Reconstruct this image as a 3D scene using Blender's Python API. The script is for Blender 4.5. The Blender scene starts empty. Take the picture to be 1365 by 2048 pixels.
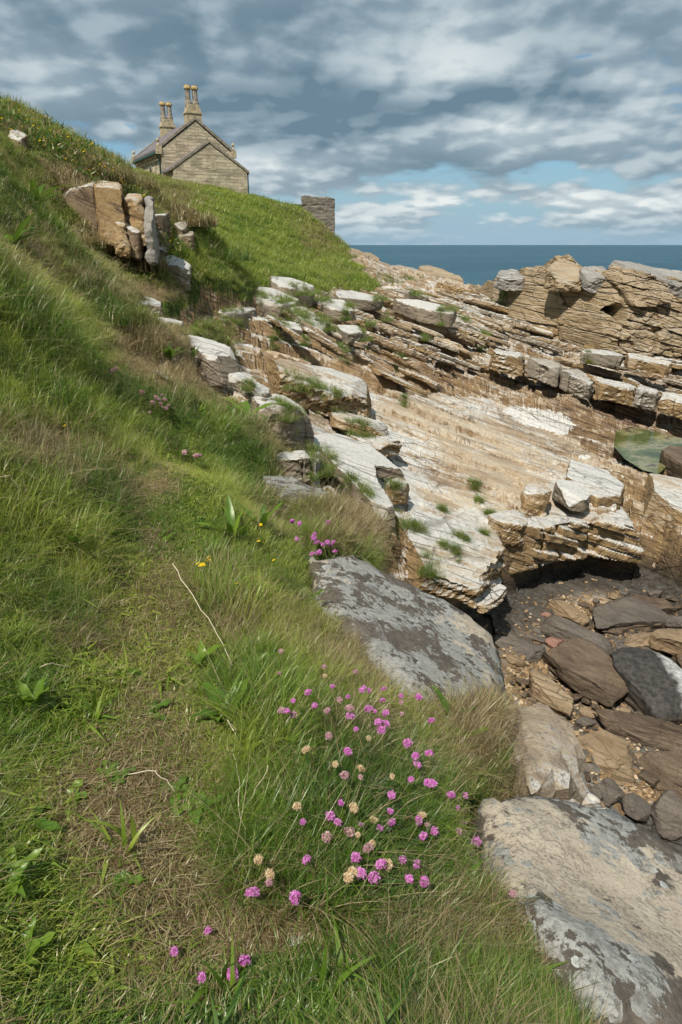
import bpy, bmesh, math, random
import numpy as np
from mathutils import Vector, Matrix
R = math.radians
random.seed(7)
rng = np.random.default_rng(11)
S = bpy.context.scene
COL = S.collection

# ------------------------------------------------------------------ camera
PITCH = R(21.4)
CP, SP = math.cos(PITCH), math.sin(PITCH)
F = 1365.0
SEA = -7.0
cd = bpy.data.cameras.new('camera'); cam = bpy.data.objects.new('camera', cd); COL.objects.link(cam)
cd.sensor_fit = 'VERTICAL'; cd.sensor_height = 36; cd.lens = 24
cd.clip_start = 0.05; cd.clip_end = 20000
cam.rotation_euler = (math.pi/2 - PITCH, 0, 0)
S.camera = cam

def slope(v):
    b = (1024-np.asarray(v, float))/F
    return (-SP+b*CP)/(CP+b*SP)
def P(u, v, y):
    """photo pixel + distance in front of the camera -> point"""
    b = (1024-v)/F; dy = CP+b*SP
    return np.array([(u-682.5)/F/dy*y, y, (-SP+b*CP)/dy*y])
def proj(x, y, z):
    f = y*CP - z*SP
    ok = f > 0.05
    f = np.where(ok, f, 1)
    u = 682.5+F*x/f; v = 1024-F*(y*SP+z*CP)/f
    return np.where(ok, u, np.where(x > 0.6, 5000, -5000)), np.where(ok, v, 4000)

# ------------------------------------------------------------------ numpy noise
M32 = np.uint32(0xffffffff)
def _h(ix, iy, iz, seed):
    h = (ix.astype(np.int64)*374761393 + iy.astype(np.int64)*668265263 + iz*2147483647*0 + np.asarray(iz).astype(np.int64)*1274126177 + seed*974711)
    h = (h & 0xffffffff).astype(np.uint32)
    h ^= h >> np.uint32(15); h = (h*np.uint32(2246822519)); h ^= h >> np.uint32(13)
    h = (h*np.uint32(3266489917)); h ^= h >> np.uint32(16)
    return h.astype(np.float32)*np.float32(1/4294967295.)
def noise2(x, y, seed=0):
    x = np.asarray(x, np.float64); y = np.asarray(y, np.float64)
    ix = np.floor(x); iy = np.floor(y); fx = x-ix; fy = y-iy
    ix = ix.astype(np.int64); iy = iy.astype(np.int64)
    ux = fx*fx*(3-2*fx); uy = fy*fy*(3-2*fy); z0 = np.zeros_like(ix)
    a = _h(ix, iy, z0, seed); b = _h(ix+1, iy, z0, seed); c = _h(ix, iy+1, z0, seed); d = _h(ix+1, iy+1, z0, seed)
    return (a*(1-ux)+b*ux)*(1-uy)+(c*(1-ux)+d*ux)*uy - .5
def noise3(x, y, z, seed=0):
    x, y, z = (np.asarray(t, np.float64) for t in (x, y, z))
    ix = np.floor(x).astype(np.int64); iy = np.floor(y).astype(np.int64); iz = np.floor(z).astype(np.int64)
    fx = x-ix; fy = y-iy; fz = z-iz
    ux = fx*fx*(3-2*fx); uy = fy*fy*(3-2*fy); uz = fz*fz*(3-2*fz)
    r = 0
    for k in (0, 1):
        a = _h(ix, iy, iz+k, seed); b = _h(ix+1, iy, iz+k, seed); c = _h(ix, iy+1, iz+k, seed); d = _h(ix+1, iy+1, iz+k, seed)
        r = r + ((a*(1-ux)+b*ux)*(1-uy)+(c*(1-ux)+d*ux)*uy)*(uz if k else 1-uz)
    return r - .5
def fbm2(x, y, o=4, seed=0, g=.5):
    s = 0; a = 1; f = 1
    for i in range(o):
        s = s+a*noise2(x*f+i*17.3, y*f-i*9.1, seed+i); a *= g; f *= 2.03
    return s
def fbm3(x, y, z, o=4, seed=0, g=.5):
    s = 0; a = 1; f = 1
    for i in range(o):
        s = s+a*noise3(x*f+i*17.3, y*f-i*9.1, z*f+i*5.7, seed+i); a *= g; f *= 2.03
    return s
def vor2(x, y, seed=0):
    ix = np.floor(x).astype(np.int64); iy = np.floor(y).astype(np.int64)
    f1 = np.full(x.shape, 9.); f2 = np.full(x.shape, 9.); cid = np.zeros(x.shape)
    for dx in (-1, 0, 1):
        for dy in (-1, 0, 1):
            jx = ix+dx; jy = iy+dy; z0 = np.zeros_like(jx)
            px = jx+.1+.8*_h(jx, jy, z0, seed); py = jy+.1+.8*_h(jx, jy, z0, seed+1)
            d = np.maximum(abs(x-px), abs(y-py))*.6+.4*np.hypot(x-px, y-py)
            m = d < f1
            f2 = np.where(m, f1, np.minimum(f2, d)); cid = np.where(m, _h(jx, jy, z0, seed+2), cid); f1 = np.where(m, d, f1)
    return f1, f2, cid
def sstep(a, b, x):
    t = np.clip((np.asarray(x, float)-a)/(b-a), 0, 1); return t*t*(3-2*t)
def inpoly(px, py, poly):
    r = np.zeros(np.shape(px), bool); n = len(poly)
    for i in range(n):
        x1, y1 = poly[i]; x2, y2 = poly[(i+1) % n]
        if y1 == y2: continue
        c = ((y1 > py) != (y2 > py)) & (px < (x2-x1)*(py-y1)/(y2-y1)+x1)
        r ^= c
    return r
def segdist(px, py, poly):
    d = np.full(np.shape(px), 1e9); n = len(poly)
    for i in range(n):
        x1, y1 = poly[i]; x2, y2 = poly[(i+1) % n]
        ex, ey = x2-x1, y2-y1
        t = np.clip(((px-x1)*ex+(py-y1)*ey)/(ex*ex+ey*ey+1e-12), 0, 1)
        d = np.minimum(d, np.hypot(px-x1-t*ex, py-y1-t*ey))
    return d

# ------------------------------------------------------------------ land surface
class TPS:
    def __init__(s, pts, lam=1e-3):
        p = np.array(pts, float); x, y, z = p.T
        s.c = s.key(x, y); r = np.hypot(x, y); v = z/r
        n = len(p); K = s.phi(s.c, s.c)+lam*np.eye(n); Q = np.c_[np.ones(n), s.c]
        A = np.zeros((n+3, n+3)); A[:n, :n] = K; A[:n, n:] = Q; A[n:, :n] = Q.T
        s.w = np.linalg.solve(A, np.r_[v, 0, 0, 0])
    def key(s, x, y):
        return np.c_[np.arctan2(x, y)*1.6, np.log(np.maximum(np.hypot(x, y), .2))]
    def phi(s, a, b):
        d2 = ((a[:, None, :]-b[None])**2).sum(2)
        return .5*d2*np.log(d2+1e-9)
    def __call__(s, x, y):
        x = np.asarray(x, float); sh = x.shape; x = x.ravel(); y = np.asarray(y, float).ravel(); out = np.empty(x.size)
        for i in range(0, x.size, 40000):
            k = s.key(x[i:i+40000], y[i:i+40000])
            out[i:i+40000] = s.phi(k, s.c)@s.w[:-3]+s.w[-3]+k@s.w[-2:]
        return (out*np.maximum(np.hypot(x, y), .2)).reshape(sh)
UP = [(200,2048,.84),(600,2048,.86),(1000,2048,.91),(1230,2048,1.03),(200,1800,1.08),(200,1500,1.55),(200,1300,2.03),(250,1100,2.84),(250,950,3.8),(220,800,5.2),
 (230,700,6.9),(330,650,9.0),(270,600,10.3),(0,1500,1.45),(0,1300,1.75),(0,1000,2.5),(0,800,3.5),(0,600,4.8),(0,450,7.),(0,300,10),(0,256,12.5),
 (100,290,14),(200,328,16),(262,356,18),(220,378,13.4),(240,465,12.4),(150,500,11),(120,420,11.5),(300,565,11.8),(375,560,13.2),(330,440,14.5),(345,480,14),(385,440,16.2),(300,396,16),
 (420,575,19),(420,480,26),(400,412,42),(300,360,50),(275,350,66),(322,354,60),(345,362,57),(494,398,58.5),(450,394,50),(600,424,62),(560,414,63),(676,486,62),(700,505,58),(560,550,25),(550,450,45),
 (620,480,48),(650,520,42),(550,520,33),(640,565,29),(750,570,36),(500,580,21),
 (550,620,18.3),(800,610,31),(985,575,47),(900,556,52),(800,532,56),(480,670,13),(640,700,14),(900,700,22),(1200,710,30),(1365,712,30),(1050,640,36),
 (450,720,10),(700,800,12),(1000,800,16.5),(1300,780,22),(1300,900,16.5),(1365,900,16.3),(1200,860,17),(1100,900,13.2),(850,900,11),(650,900,9),(600,830,9.2),(560,930,7),(530,985,5.8),
 (500,1000,4.7),(450,850,6.4),(500,900,6.1),(390,750,8.2),(850,1000,8.8),(1240,985,10.4),(1040,1000,9.2),(1010,1110,7.1),(900,1150,6.5),(800,1050,7.0),(720,1000,6.9),(760,1060,6.6),
 (620,1030,4.8),(600,1100,3.9),(700,1130,3.9),(960,1240,4.1),(1010,1350,3.5),(850,1410,2.75),(1000,1500,2.1),(1165,1500,2.3),(1000,1590,1.95),(1365,1680,2.0),(1365,1950,1.25),
 (600,1500,1.75),(850,1600,1.65),(900,1900,1.13),(700,1800,1.15),(600,1250,2.7),(450,1100,3.2),(450,1400,1.9),(420,950,4.2),(1365,800,24)]
upts = [P(*t) for t in UP]
def polar(th, r, z): return np.array([r*math.sin(R(th)), r*math.cos(R(th)), z])
upts += [polar(-45,1.5,-.95),polar(-45,4,.1),polar(-45,9,1.8),polar(-45,20,3.6),polar(-45,60,7),polar(-90,1.5,-.9),polar(-90,6,.8),polar(-90,20,3),polar(-90,80,7),polar(-150,1.5,-1.2),polar(-150,8,-.2),polar(-150,40,2),
 polar(-26,25,3.1),polar(-26,60,6.3),polar(-24,110,8.5),polar(-10,90,4.5),polar(-17,90,6.5),polar(-2,95,-4),polar(5,80,-7.6),polar(14,70,-7.8),polar(25,60,-7.8),polar(35,45,-7),polar(45,20,-5.4),polar(45,8,-3.8),polar(45,2,-2.4),
 polar(60,150,-9),polar(10,180,-9),polar(-5,180,-6),polar(-20,200,9),polar(-60,200,11),polar(120,60,-9),polar(90,2,-1.8),polar(90,8,-4),polar(150,1.5,-1.5),polar(150,8,-3),polar(150,40,-6),polar(-150,150,6),polar(150,150,-8)]
UPPER = TPS(upts)
CO = [(1000,1245,7.5),(1150,1300,7.2),(1300,1200,8.9),(1260,1135,10.3),(1100,1480,5.5),(1365,1600,5.0),(1365,1300,7.4),(1040,1400,6.0),(1200,1600,4.6)]
cpts = [P(*t) for t in CO]+[polar(30,3,-4.4),polar(60,8,-5.6),polar(60,15,-6.6),polar(35,14,-5.3),polar(5,5,-4.0),polar(60,3,-4.8),polar(0,8,-4.0)]
CFLOOR = TPS(cpts)
COVE = [(.93,3.55),(.98,4.2),(.7,4.7),(.5,5.5),(.62,6.4),(1.3,7.2),(1.8,7.9),(2.3,8.55),(3.0,9.45),(4.4,10.15),(5.25,10.3),(5.3,9.4),(6.2,8.2),(10,7),(14,8),(14,0),(2.2,.9),(1.62,1.55),(1.42,2.0),(1.1,2.5),(1.0,3.05)]
GRASS = [(-9000,4500),(-9000,-9000),(600,-9000),(606,380),(668,470),(690,505),(745,560),(762,578),(700,578),(640,572),(560,556),(540,560),(525,574),(480,582),(425,578),(398,566),(375,590),(366,612),(320,612),(262,600),(240,598),
 (250,618),(330,640),(372,652),(372,640),(400,628),(440,636),(462,662),(468,690),(455,690),(430,676),(372,674),(362,700),(312,694),(300,702),(330,720),(375,735),(410,760),(450,790),(485,800),(520,830),(545,860),(560,890),(620,905),(600,935),(545,915),
 (545,945),(600,985),(532,968),(528,990),(570,1015),(640,1005),(720,1000),(768,1040),(772,1075),(740,1115),(690,1105),(615,1100),(612,1160),(640,1200),(720,1240),(790,1290),(830,1340),(850,1400),(905,1420),(960,1395),(995,1370),(1005,1450),(1020,1520),(975,1560),(905,1590),
 (905,1660),(940,1730),(1020,1800),(1060,1870),(1110,1960),(1165,2048),(1400,4500)]
PATH = [(-200,2300),(-90,1760),(10,1640),(40,1500),(80,1400),(190,1290),(220,1180),(215,1080),(240,1000),(300,940),(330,880),(300,820),(230,760),(180,720),(200,690),(290,690),(300,730),(290,790),(370,850),(420,960),(420,1060),(390,1180),(400,1290),(440,1400),(470,1500),(420,1620),(430,1760),(520,1850),(600,1930),(560,2100)]
SMOOTH = [(700,770),(980,790),(1160,870),(1230,960),(1240,1000),(1000,1090),(820,1060),(700,900),(600,880),(620,800)]
def cove_mask(x, y):
    n = .12*fbm2(x*1.7, y*1.7, 3, 91)
    ins = inpoly(x, y, COVE); d = segdist(x, y, COVE)
    sd = np.where(ins, d, -d)+n
    return sstep(-.05, .09, sd)
GX0 = [p for p in GRASS if -500 < p[0] < 1600 and 300 < p[1] < 2300]
def grass_soft(x, y, zU):
    """1 on turf, 0 on bare rock, with a ragged border"""
    u, v = proj(x, y, zU)
    u2 = u+20*fbm2(u/38., v/30., 3, 5); v2 = v+16*fbm2(u/38.+50, v/30., 3, 6)
    ins = inpoly(u2, v2, GRASS); w = ins.astype(float)
    near = (u > -60) & (u < 1430) & (v > 360) & (v < 2150)
    if near.any():
        d = np.full(int(near.sum()), 1e9); a = u2[near]; b = v2[near]
        for (x1, y1), (x2, y2) in zip(GX0, GX0[1:]):
            ex, ey = x2-x1, y2-y1; t = np.clip(((a-x1)*ex+(b-y1)*ey)/(ex*ex+ey*ey+1e-9), 0, 1); d = np.minimum(d, np.hypot(a-x1-t*ex, (b-y1-t*ey)*1.6))
        r_ = np.clip(b/50., 7, 30)
        w[near] = sstep(-1, 1, np.where(ins[near], d, -d)/r_)
    return w*(1-sstep(.1, .35, cove_mask(x, y)))
def terr(q, T, jit, seed):
    t = q/T+jit; k = np.floor(t); f = t-k
    sh = .52+.2*_h(k.astype(np.int64), np.zeros_like(k, dtype=np.int64), 0, seed)
    fr = sstep(0, 1, np.clip((f-sh)/(1-sh), 0, 1))*.95+f*.05
    return T*(k+fr-.5)-q
def rock_detail(x, y, U):
    u, v = proj(x, y, U)
    sm = inpoly(u, v, SMOOTH).astype(float)
    wx = x+.7*fbm2(x*.35, y*.35, 2, 21); wy = y+.7*fbm2(x*.35, y*.35, 2, 22)
    far = sstep(14, 26, y)
    q = U+.34*x+.17*y+.5*fbm2(x*.16, y*.16, 3, 23)
    f1, f2, c = vor2(wx*.55, wy*1.1, 31)
    g1, g2, c2 = vor2(wx*1.3+7, wy*2.6, 37)
    big = terr(q, .36, 1.3*fbm2(x*.5, y*1., 5, 24, .6), 41)
    med = terr(q+big, .13, 1.5*fbm2(x*.7, y*1.6, 5, 25, .6), 42)
    a = 1-.72*sm
    z = a*big+.9*(1-.6*sm)*med*sstep(-.35, .1, fbm2(x*.3+9, y*.3, 2, 27)+.12)
    z = z-(.06-.045*sm)*sstep(.06, .01, f2-f1)-(.03-.025*sm)*sstep(.06, .01, g2-g1)
    fin = terr(q+big+med, .05, 1.6*fbm2(x*1.2, y*2.6, 4, 26, .6), 43)
    z = z+.07+.9*fin*(1-.35*sm)
    z = z+.05*fbm2(x*1.1, y*1.6, 4, 28)*(1-.6*sm)+.015*fbm2(x*7, y*11, 3, 29)
    return z
CARVE = []
POOLZ = -4.70
POOL = [tuple(P(u, v, POOLZ/slope(v))[:2]) for u, v in [(1228,893),(1232,862),(1262,853),(1310,864),(1400,884),(1440,925),(1345,922),(1318,948),(1285,940),(1250,918)]]
def ground(x, y, want_mask=False):
    x = np.atleast_1d(np.asarray(x, float)); y = np.atleast_1d(np.asarray(y, float))
    U = UPPER(x, y); r = np.hypot(x, y)
    w = grass_soft(x, y, U); g = w > .5
    rd = rock_detail(x, y, U)*np.clip(r/7, .15, 1)
    gd = .20*np.clip(r/5, .3, 1.5)*fbm2(x*1.3, y*1.3, 4, 51)+.28*sstep(15, 40, r)*fbm2(x*.22, y*.22, 3, 52)
    z = U+w*gd+(1-w)*(rd-.03)
    m = cove_mask(x, y)
    cz = CFLOOR(x, y)+.22*fbm2(x*1.1, y*1.1, 4, 61)+.05*fbm2(x*6, y*6, 3, 62)
    z = np.atleast_1d(z*(1-m)+np.minimum(cz, z)*m)
    for poly, d, (x0, x1, y0, y1) in CARVE:
        b = (x > x0) & (x < x1) & (y > y0) & (y < y1)
        if b.any():
            zz = z[b]; i = inpoly(x[b], y[b], poly); zz[i] -= d; z[b] = zz
    ip = inpoly(x, y, POOL); z = np.where(ip, np.minimum(z, POOLZ-.03-.1*np.clip(segdist(x, y, POOL), 0, .4)), z)
    th_ = np.degrees(np.arctan2(x, y)); rim = 60+6*fbm2(x*.1, y*.1, 3, 66)-10*sstep(3, 14, th_)
    fall = sstep(0, 9, r-rim)*sstep(-1.2, -.2, th_)*(abs(th_) < 90); z = z*(1-fall)+np.minimum(z, -9.)*fall
    return (z, g, m, U) if want_mask else z
def hit(us, vs, lift=0., ymin=.6, ymax=70, n=700):
    """first point of the land seen through photo pixels"""
    us = np.atleast_1d(np.asarray(us, float)); vs = np.atleast_1d(np.asarray(vs, float))
    ys = np.geomspace(ymin, ymax, n)
    out = np.zeros((len(us), 3))
    for i, (u, v) in enumerate(zip(us, vs)):
        b = (1024-v)/F; dy = CP+b*SP
        X = (u-682.5)/F/dy*ys; Z = (-SP+b*CP)/dy*ys
        h = ground(X, ys)+lift
        k = np.argmax(Z <= h)
        if not (Z <= h).any(): k = n-1
        if k > 0:
            d0 = Z[k-1]-h[k-1]; d1 = Z[k]-h[k]; t = d0/(d0-d1+1e-12)
            yy = ys[k-1]+(ys[k]-ys[k-1])*np.clip(t, 0, 1)
        else: yy = ys[0]
        out[i] = P(u, v, yy)
    return out

# ------------------------------------------------------------------ object helpers
def tag(o, label=None, cat=None, group=None, kind=None):
    if label: o['label'] = label
    if cat: o['category'] = cat
    if group: o['group'] = group
    if kind: o['kind'] = kind
    return o
def link(name, me, mat=None, parent=None):
    o = bpy.data.objects.new(name, me); COL.objects.link(o)
    if mat and len(me.materials) == 0: me.materials.append(mat)
    if parent: o.parent = parent
    return o
def empty(name, loc=(0, 0, 0), rz=0):
    o = bpy.data.objects.new(name, None); COL.objects.link(o); o.location = loc; o.rotation_euler = (0, 0, rz); o.empty_display_size = .1
    return o
def npmesh(name, co, faces, smooth=False):
    """co (n,3), faces (m,k) array of one face size, or list of such arrays"""
    fl = faces if isinstance(faces, list) else [faces]
    me = bpy.data.meshes.new(name); me.vertices.add(len(co)); me.vertices.foreach_set('co', np.ascontiguousarray(co, np.float32).ravel())
    loops = np.concatenate([f.ravel() for f in fl]); sizes = np.concatenate([np.full(len(f), f.shape[1]) for f in fl])
    me.loops.add(len(loops)); me.loops.foreach_set('vertex_index', loops.astype(np.int32))
    me.polygons.add(len(sizes)); st = np.r_[0, np.cumsum(sizes)[:-1]]
    me.polygons.foreach_set('loop_start', st.astype(np.int32)); me.polygons.foreach_set('loop_total', sizes.astype(np.int32))
    me.polygons.foreach_set('use_smooth', np.full(len(sizes), smooth))
    me.update(calc_edges=True); me.validate()
    return me
def attr(me, name, val):
    a = me.attributes.new(name, 'FLOAT', 'POINT'); a.data.foreach_set('value', np.asarray(val, np.float32)); return a

# ------------------------------------------------------------------ rocks: outlines of their upper faces (photo pixel, distance)
# name, outline, thickness, material, label, options
SL = [
('lichen_boulder', [(608,1108,3.9),(650,1100,4.05),(700,1102,4.15),(790,1146,4.2),(880,1186,4.2),(950,1226,4.12),(985,1270,3.95),(1006,1325,3.65),(1014,1385,3.2),(950,1440,2.72),(830,1410,2.6),(730,1300,2.85),(640,1215,3.25)], 1.5, 'lichenA', 'rounded grey lichen boulder above the cove, behind the main thrift clump', dict(smooth=7, amp=.03, lam=.015, lift=.02, det=2.)),
('lichen_boulder', [(940,1605,1.9),(985,1568,2.0),(1030,1556,2.08),(1100,1574,2.08),(1200,1600,2.06),(1290,1640,2.02),(1365,1690,1.95),(1480,1780,1.8),(1540,2000,1.3),(1420,2190,.93),(1240,2100,.97),(1165,1970,1.05),(1090,1860,1.18),(990,1760,1.40),(950,1680,1.62)], 1.6, 'lichenB', 'broad tan and grey lichen boulder filling the lower right corner', dict(smooth=6, amp=.022, lam=.015, lift=.02, det=2.5)),
('weathered_rock', [(1010,1402,2.85),(1090,1404,2.95),(1132,1430,2.85),(1162,1480,2.62),(1172,1550,2.35),(1130,1590,2.12),(1020,1590,2.0),(985,1500,2.25)], 1.7, 'flaky', 'brown flaky rock with white lichen spots between two grey boulders', dict(smooth=1, amp=.03, lam=.07, cuts=2, det=2.)),
('overhanging_slab', [(798,1058,6.8),(850,1005,7.9),(950,1025,8.2),(1000,1072,7.6),(1015,1098,7.1),(960,1139,6.42),(900,1118,6.4),(822,1094,6.4)], .50, 'ledge', 'thick white topped slab jutting over the dark cave mouth', dict(amp=.05, lam=.05, lift=.03)),
('rock_flake', [(940,1192,6.75),(1000,1168,7.0),(1018,1172,6.95),(1000,1196,6.6),(962,1222,6.3)], .10, 'ledge', 'thin broken flake of rock under the jutting white slab', dict(amp=.02, lam=.03)),
('ledge_block', [(968,1030,8.75),(1046,1017,9.3),(1066,1036,8.9),(1046,1048,8.35),(988,1046,8.2)], .34, 'ledge', 'squared ochre block with white top, just right of the jutting slab', dict(amp=.03, lam=.02, lift=.03)),
('ledge_block', [(1046,965,9.9),(1072,960,10.2),(1100,968,10),(1098,992,9.2),(1050,990,9.1)], .5, 'ledge', 'tall cracked ochre block beside the white block on the cove rim', dict(amp=.05, lam=.02, lift=.05)),
('ledge_block', [(1100,962,10.1),(1140,958,10.4),(1188,990,9.7),(1172,998,9.3),(1140,993,9.2)], .26, 'slab', 'clean white block at the middle of the cove rim', dict(amp=.02, lam=.01, lift=.07)),
('ledge_block', [(1140,918,11.9),(1215,940,11.8),(1252,972,11.1),(1246,992,10.4),(1195,996,10.0),(1130,950,10.8)], .55, 'ledge', 'rounded white ended slab at the right end of the cove rim', dict(smooth=5, amp=.03, lam=.02, lift=.03)),
('rock_ledge', [(1028,1100,7.9),(1060,1062,8.4),(1130,1048,9.0),(1210,1043,9.5),(1290,1058,9.7),(1300,1010,11),(1180,985,11.2),(1060,1000,10)], .62, 'ledge', 'crumbling layered brown rock face under the cove rim', dict(amp=.05, lam=.13, vox=.022, crk=.10, smooth=0, lift=.06)),
('tilted_slab', [(1272,952,11.4),(1300,944,12.2),(1420,960,12.4),(1600,1010,11.6),(1560,1120,8.9),(1460,1080,9.0),(1365,1026,9.7),(1290,985,10.6)], 1.25, 'ledge', 'big brown tilted slab walling the right side of the cove', dict(amp=.05, lam=.05)),
('white_slab', [(606,876,9.1),(660,866,9.9),(701,877,9.8),(748,895,9.6),(821,938,8.9),(817,944,8.65),(752,936,8.45),(760,975,7.9),(795,1030,7.1),(785,1048,6.8),(735,1015,7.0),(695,960,7.7),(640,905,8.4)], .20, 'slab', 'large white lichen slab with a notched block end, mid shelf', dict(lift=.10, amp=.03)),
('ledge_block', [(766,962,8.2),(800,955,8.6),(820,962,8.55),(818,972,8.2),(776,976,8.0)], .25, 'ledge', 'brown spotted block tucked under the notched end of the white slab', dict(lift=.02)),
('jointed_block', [(503,798,8.6),(560,794,9.3),(592,804,9.2),(632,832,8.6),(606,829,8.1),(560,820,7.95),(524,823,7.7)], .50, 'slab', 'white topped block split by dark vertical joints at the grass edge', dict(lift=.10, amp=.04, crk=.12)),
('jointed_block', [(541,915,7.0),(581,905,7.4),(622,904,7.4),(622,921,6.85),(597,925,6.75),(554,927,6.7)], .32, 'slab', 'small white ledge beside an upright dark slab', dict(lift=.08, amp=.03, crk=.06)),
('upright_slab', [(624,902,6.9),(637,901,7.15),(641,908,6.9),(629,916,6.65)], .62, 'capup', 'upright dark grey slab standing in a grassy hollow', dict(lift=.12, amp=.02)),
('tan_slab', [(524,966,5.95),(578,967,6.15),(668,1004,5.75),(640,1022,5.3),(556,1006,5.25)], .4, 'lichenA', 'flat tan slab showing above the brown grass tussock', dict(lift=.08, smooth=4, amp=.02)),
('white_slab', [(367,676,10.8),(399,671,11.2),(426,679,11.2),(486,720,10.2),(463,727,9.7),(417,724,9.6),(384,699,10.1)], .40, 'slab', 'white block with a blunt end beside the path bend', dict(lift=.12)),
('white_slab', [(310,692,9.5),(340,692,9.9),(368,706,9.8),(360,720,9.3),(322,710,9.1)], .25, 'slab', 'small pale slab half sunk in grass by the path', dict(lift=.12)),
('white_slab', [(364,608,14.6),(400,598,15.6),(460,607,15.7),(513,624,14.8),(494,634,14),(462,636,13.7),(400,619,13.9)], .45, 'slab', 'long white slab with a dark square cut end above the grass patch', dict(lift=.16)),
('white_slab', [(236,592,11),(262,596,11.3),(332,606,11.7),(322,620,10.9),(266,614,10.6),(244,606,10.5)], .35, 'slab', 'narrow pale slab poking out of the left bank', dict(lift=.13)),
('white_slab', [(292,634,10.6),(370,648,11),(366,658,10.5),(300,646,10.2)], .14, 'slab', 'thin pale strip of rock in the grass below the left bank', dict(lift=.12)),
('white_slab', [(541,555,23),(568,553,23.8),(630,578,22.5),(622,586,21.5),(580,580,21),(545,573,21.4)], .55, 'slab', 'pale rounded slab at the foot of the green slope', dict(lift=.2)),
('white_slab', [(478,581,19.4),(501,570,20.6),(545,578,20.6),(605,602,19.7),(588,614,18.2),(555,614,17.8),(512,608,17.8)], .42, 'slab', 'broad white slab among the uppermost rocks', dict(lift=.16)),
('white_slab', [(578,616,17.5),(610,618,18),(664,650,16.8),(640,658,15.9),(590,637,16.2)], .25, 'slab', 'white slab bordered by green tufts in the upper shelf', dict(lift=.12)),
('white_slab', [(530,642,15.4),(560,640,15.9),(612,658,15.5),(606,668,14.7),(560,658,14.6)], .34, 'slab', 'short white slab with dark underside, right of the grass patch', dict(lift=.14)),
('white_slab', [(660,585,24.5),(720,583,26),(770,598,26),(760,606,24.5),(680,600,23.5)], .35, 'slab', 'flat pale slab below the grass tongue', dict(lift=.15)),
('white_slab', [(780,600,27.5),(840,602,28),(915,622,27),(905,634,25.5),(840,622,25.8)], .5, 'slab', 'humped grey white slab far along the shelf', dict(lift=.2)),
('white_slab', [(640,598,20.5),(690,604,21),(720,622,20.5),(690,628,19.3),(650,616,19.3)], .3, 'slab', 'pale wedge of rock between two white slabs', dict(lift=.13)),
('white_slab', [(670,652,17.6),(720,655,18.2),(735,668,17.6),(690,672,16.8)], .25, 'slab', 'small pale slab with ochre edge in the middle rocks', dict(lift=.12)),
('layered_slab', [(503,722,10.3),(560,719,11.3),(625,729,12),(705,750,12.4),(758,776,12),(750,792,11.2),(661,792,10.6),(588,762,10.5)], .42, 'ledge', 'pale topped slab on a stack of thin orange layers', dict(lift=.08, lam=.09, amp=.04)),
('layered_slab', [(690,868,10.1),(740,860,10.7),(778,868,10.6),(803,884,10.2),(760,894,9.7),(712,880,9.7)], .24, 'ledge', 'low ochre ledge of thin layers on the smooth rock', dict(lift=.08, lam=.07, amp=.03)),
('layered_slab', [(640,832,10.2),(690,822,11),(770,848,10.8),(776,862,10.2),(720,852,10)], .16, 'ledge', 'rusty brown sheet of rock between two layered ledges', dict(lift=.05, lam=.04)),
('white_slab', [(450,748,9),(480,744,9.4),(543,785,8.95),(530,797,8.5),(490,772,8.6)], .18, 'slab', 'thin stepped white slab by the grass below the path bend', dict(lift=.1)),
('jointed_block', [(976,704,20.2),(990,698,21.4),(1056,708,21.4),(1050,719,20),(1012,712,19.9)], .5, 'ledge', 'leftmost block of the long jointed ledge', dict(lift=.05, lam=.04, amp=.06, crk=.06)),
('jointed_block', [(1054,717,19.9),(1062,708,21.2),(1130,730,20.8),(1120,743,19.5)], .5, 'greyledge', 'palest block of the long jointed ledge', dict(lift=.04, amp=.06, crk=.06)),
('jointed_block', [(1123,742,19.5),(1132,730,20.7),(1196,758,20.3),(1182,771,19.1)], .5, 'greyledge', 'grey block in the middle of the long jointed ledge', dict(lift=.04, amp=.06, crk=.06)),
('jointed_block', [(1185,766,19.3),(1196,756,20.6),(1274,770,20.5),(1268,781,19.4)], .48, 'ledge', 'brown block right of the grey block in the jointed ledge', dict(lift=.04, amp=.06, crk=.06)),
('jointed_block', [(1270,780,19.4),(1278,770,20.6),(1322,778,20.6),(1315,790,19.3)], .5, 'greyledge', 'square ended grey block on the jointed ledge', dict(lift=.04, amp=.06, crk=.06)),
('jointed_block', [(1318,790,19.3),(1326,779,20.6),(1420,806,20),(1410,822,18.8)], .48, 'ledge', 'rightmost brown block of the long jointed ledge', dict(lift=.04, amp=.06, crk=.06)),
('jointed_block', [(1160,704,24.2),(1172,698,25.6),(1250,706,25.5),(1244,714,24.2)], .4, 'greyledge', 'pale left block of the upper ledge below the cliff', dict(lift=.04, amp=.06, crk=.06)),
('jointed_block', [(1247,713,24.2),(1256,705,25.5),(1344,724,25),(1337,735,23.8)], .42, 'ledge', 'brown right block of the upper ledge below the cliff', dict(lift=.04, amp=.06, crk=.06)),
('jointed_block', [(1322,903,15.2),(1340,890,16.4),(1460,900,16.2),(1480,960,13.6),(1365,935,14.2)], .5, 'cove', 'dark brown block beside the green rock pool', dict(lift=.1)),
('outcrop_block', [(120,390,11.9),(189,378,11.8),(197,366,13.7),(126,374,13.9)], .72, 'outcrop', 'flat faced brown block at the left of the hillside outcrop', dict(lift=.12, amp=.04, crk=.035, lam=.012, smooth=0, cuts=7)),
('outcrop_block', [(186,378,11.7),(215,373,11.6),(246,386,11.8),(248,369,13.5),(195,365,13.5)], .88, 'crag2', 'tall orange block in the middle of the hillside outcrop', dict(lift=.12, amp=.04, crk=.035, lam=.012, smooth=0, cuts=7)),
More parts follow.
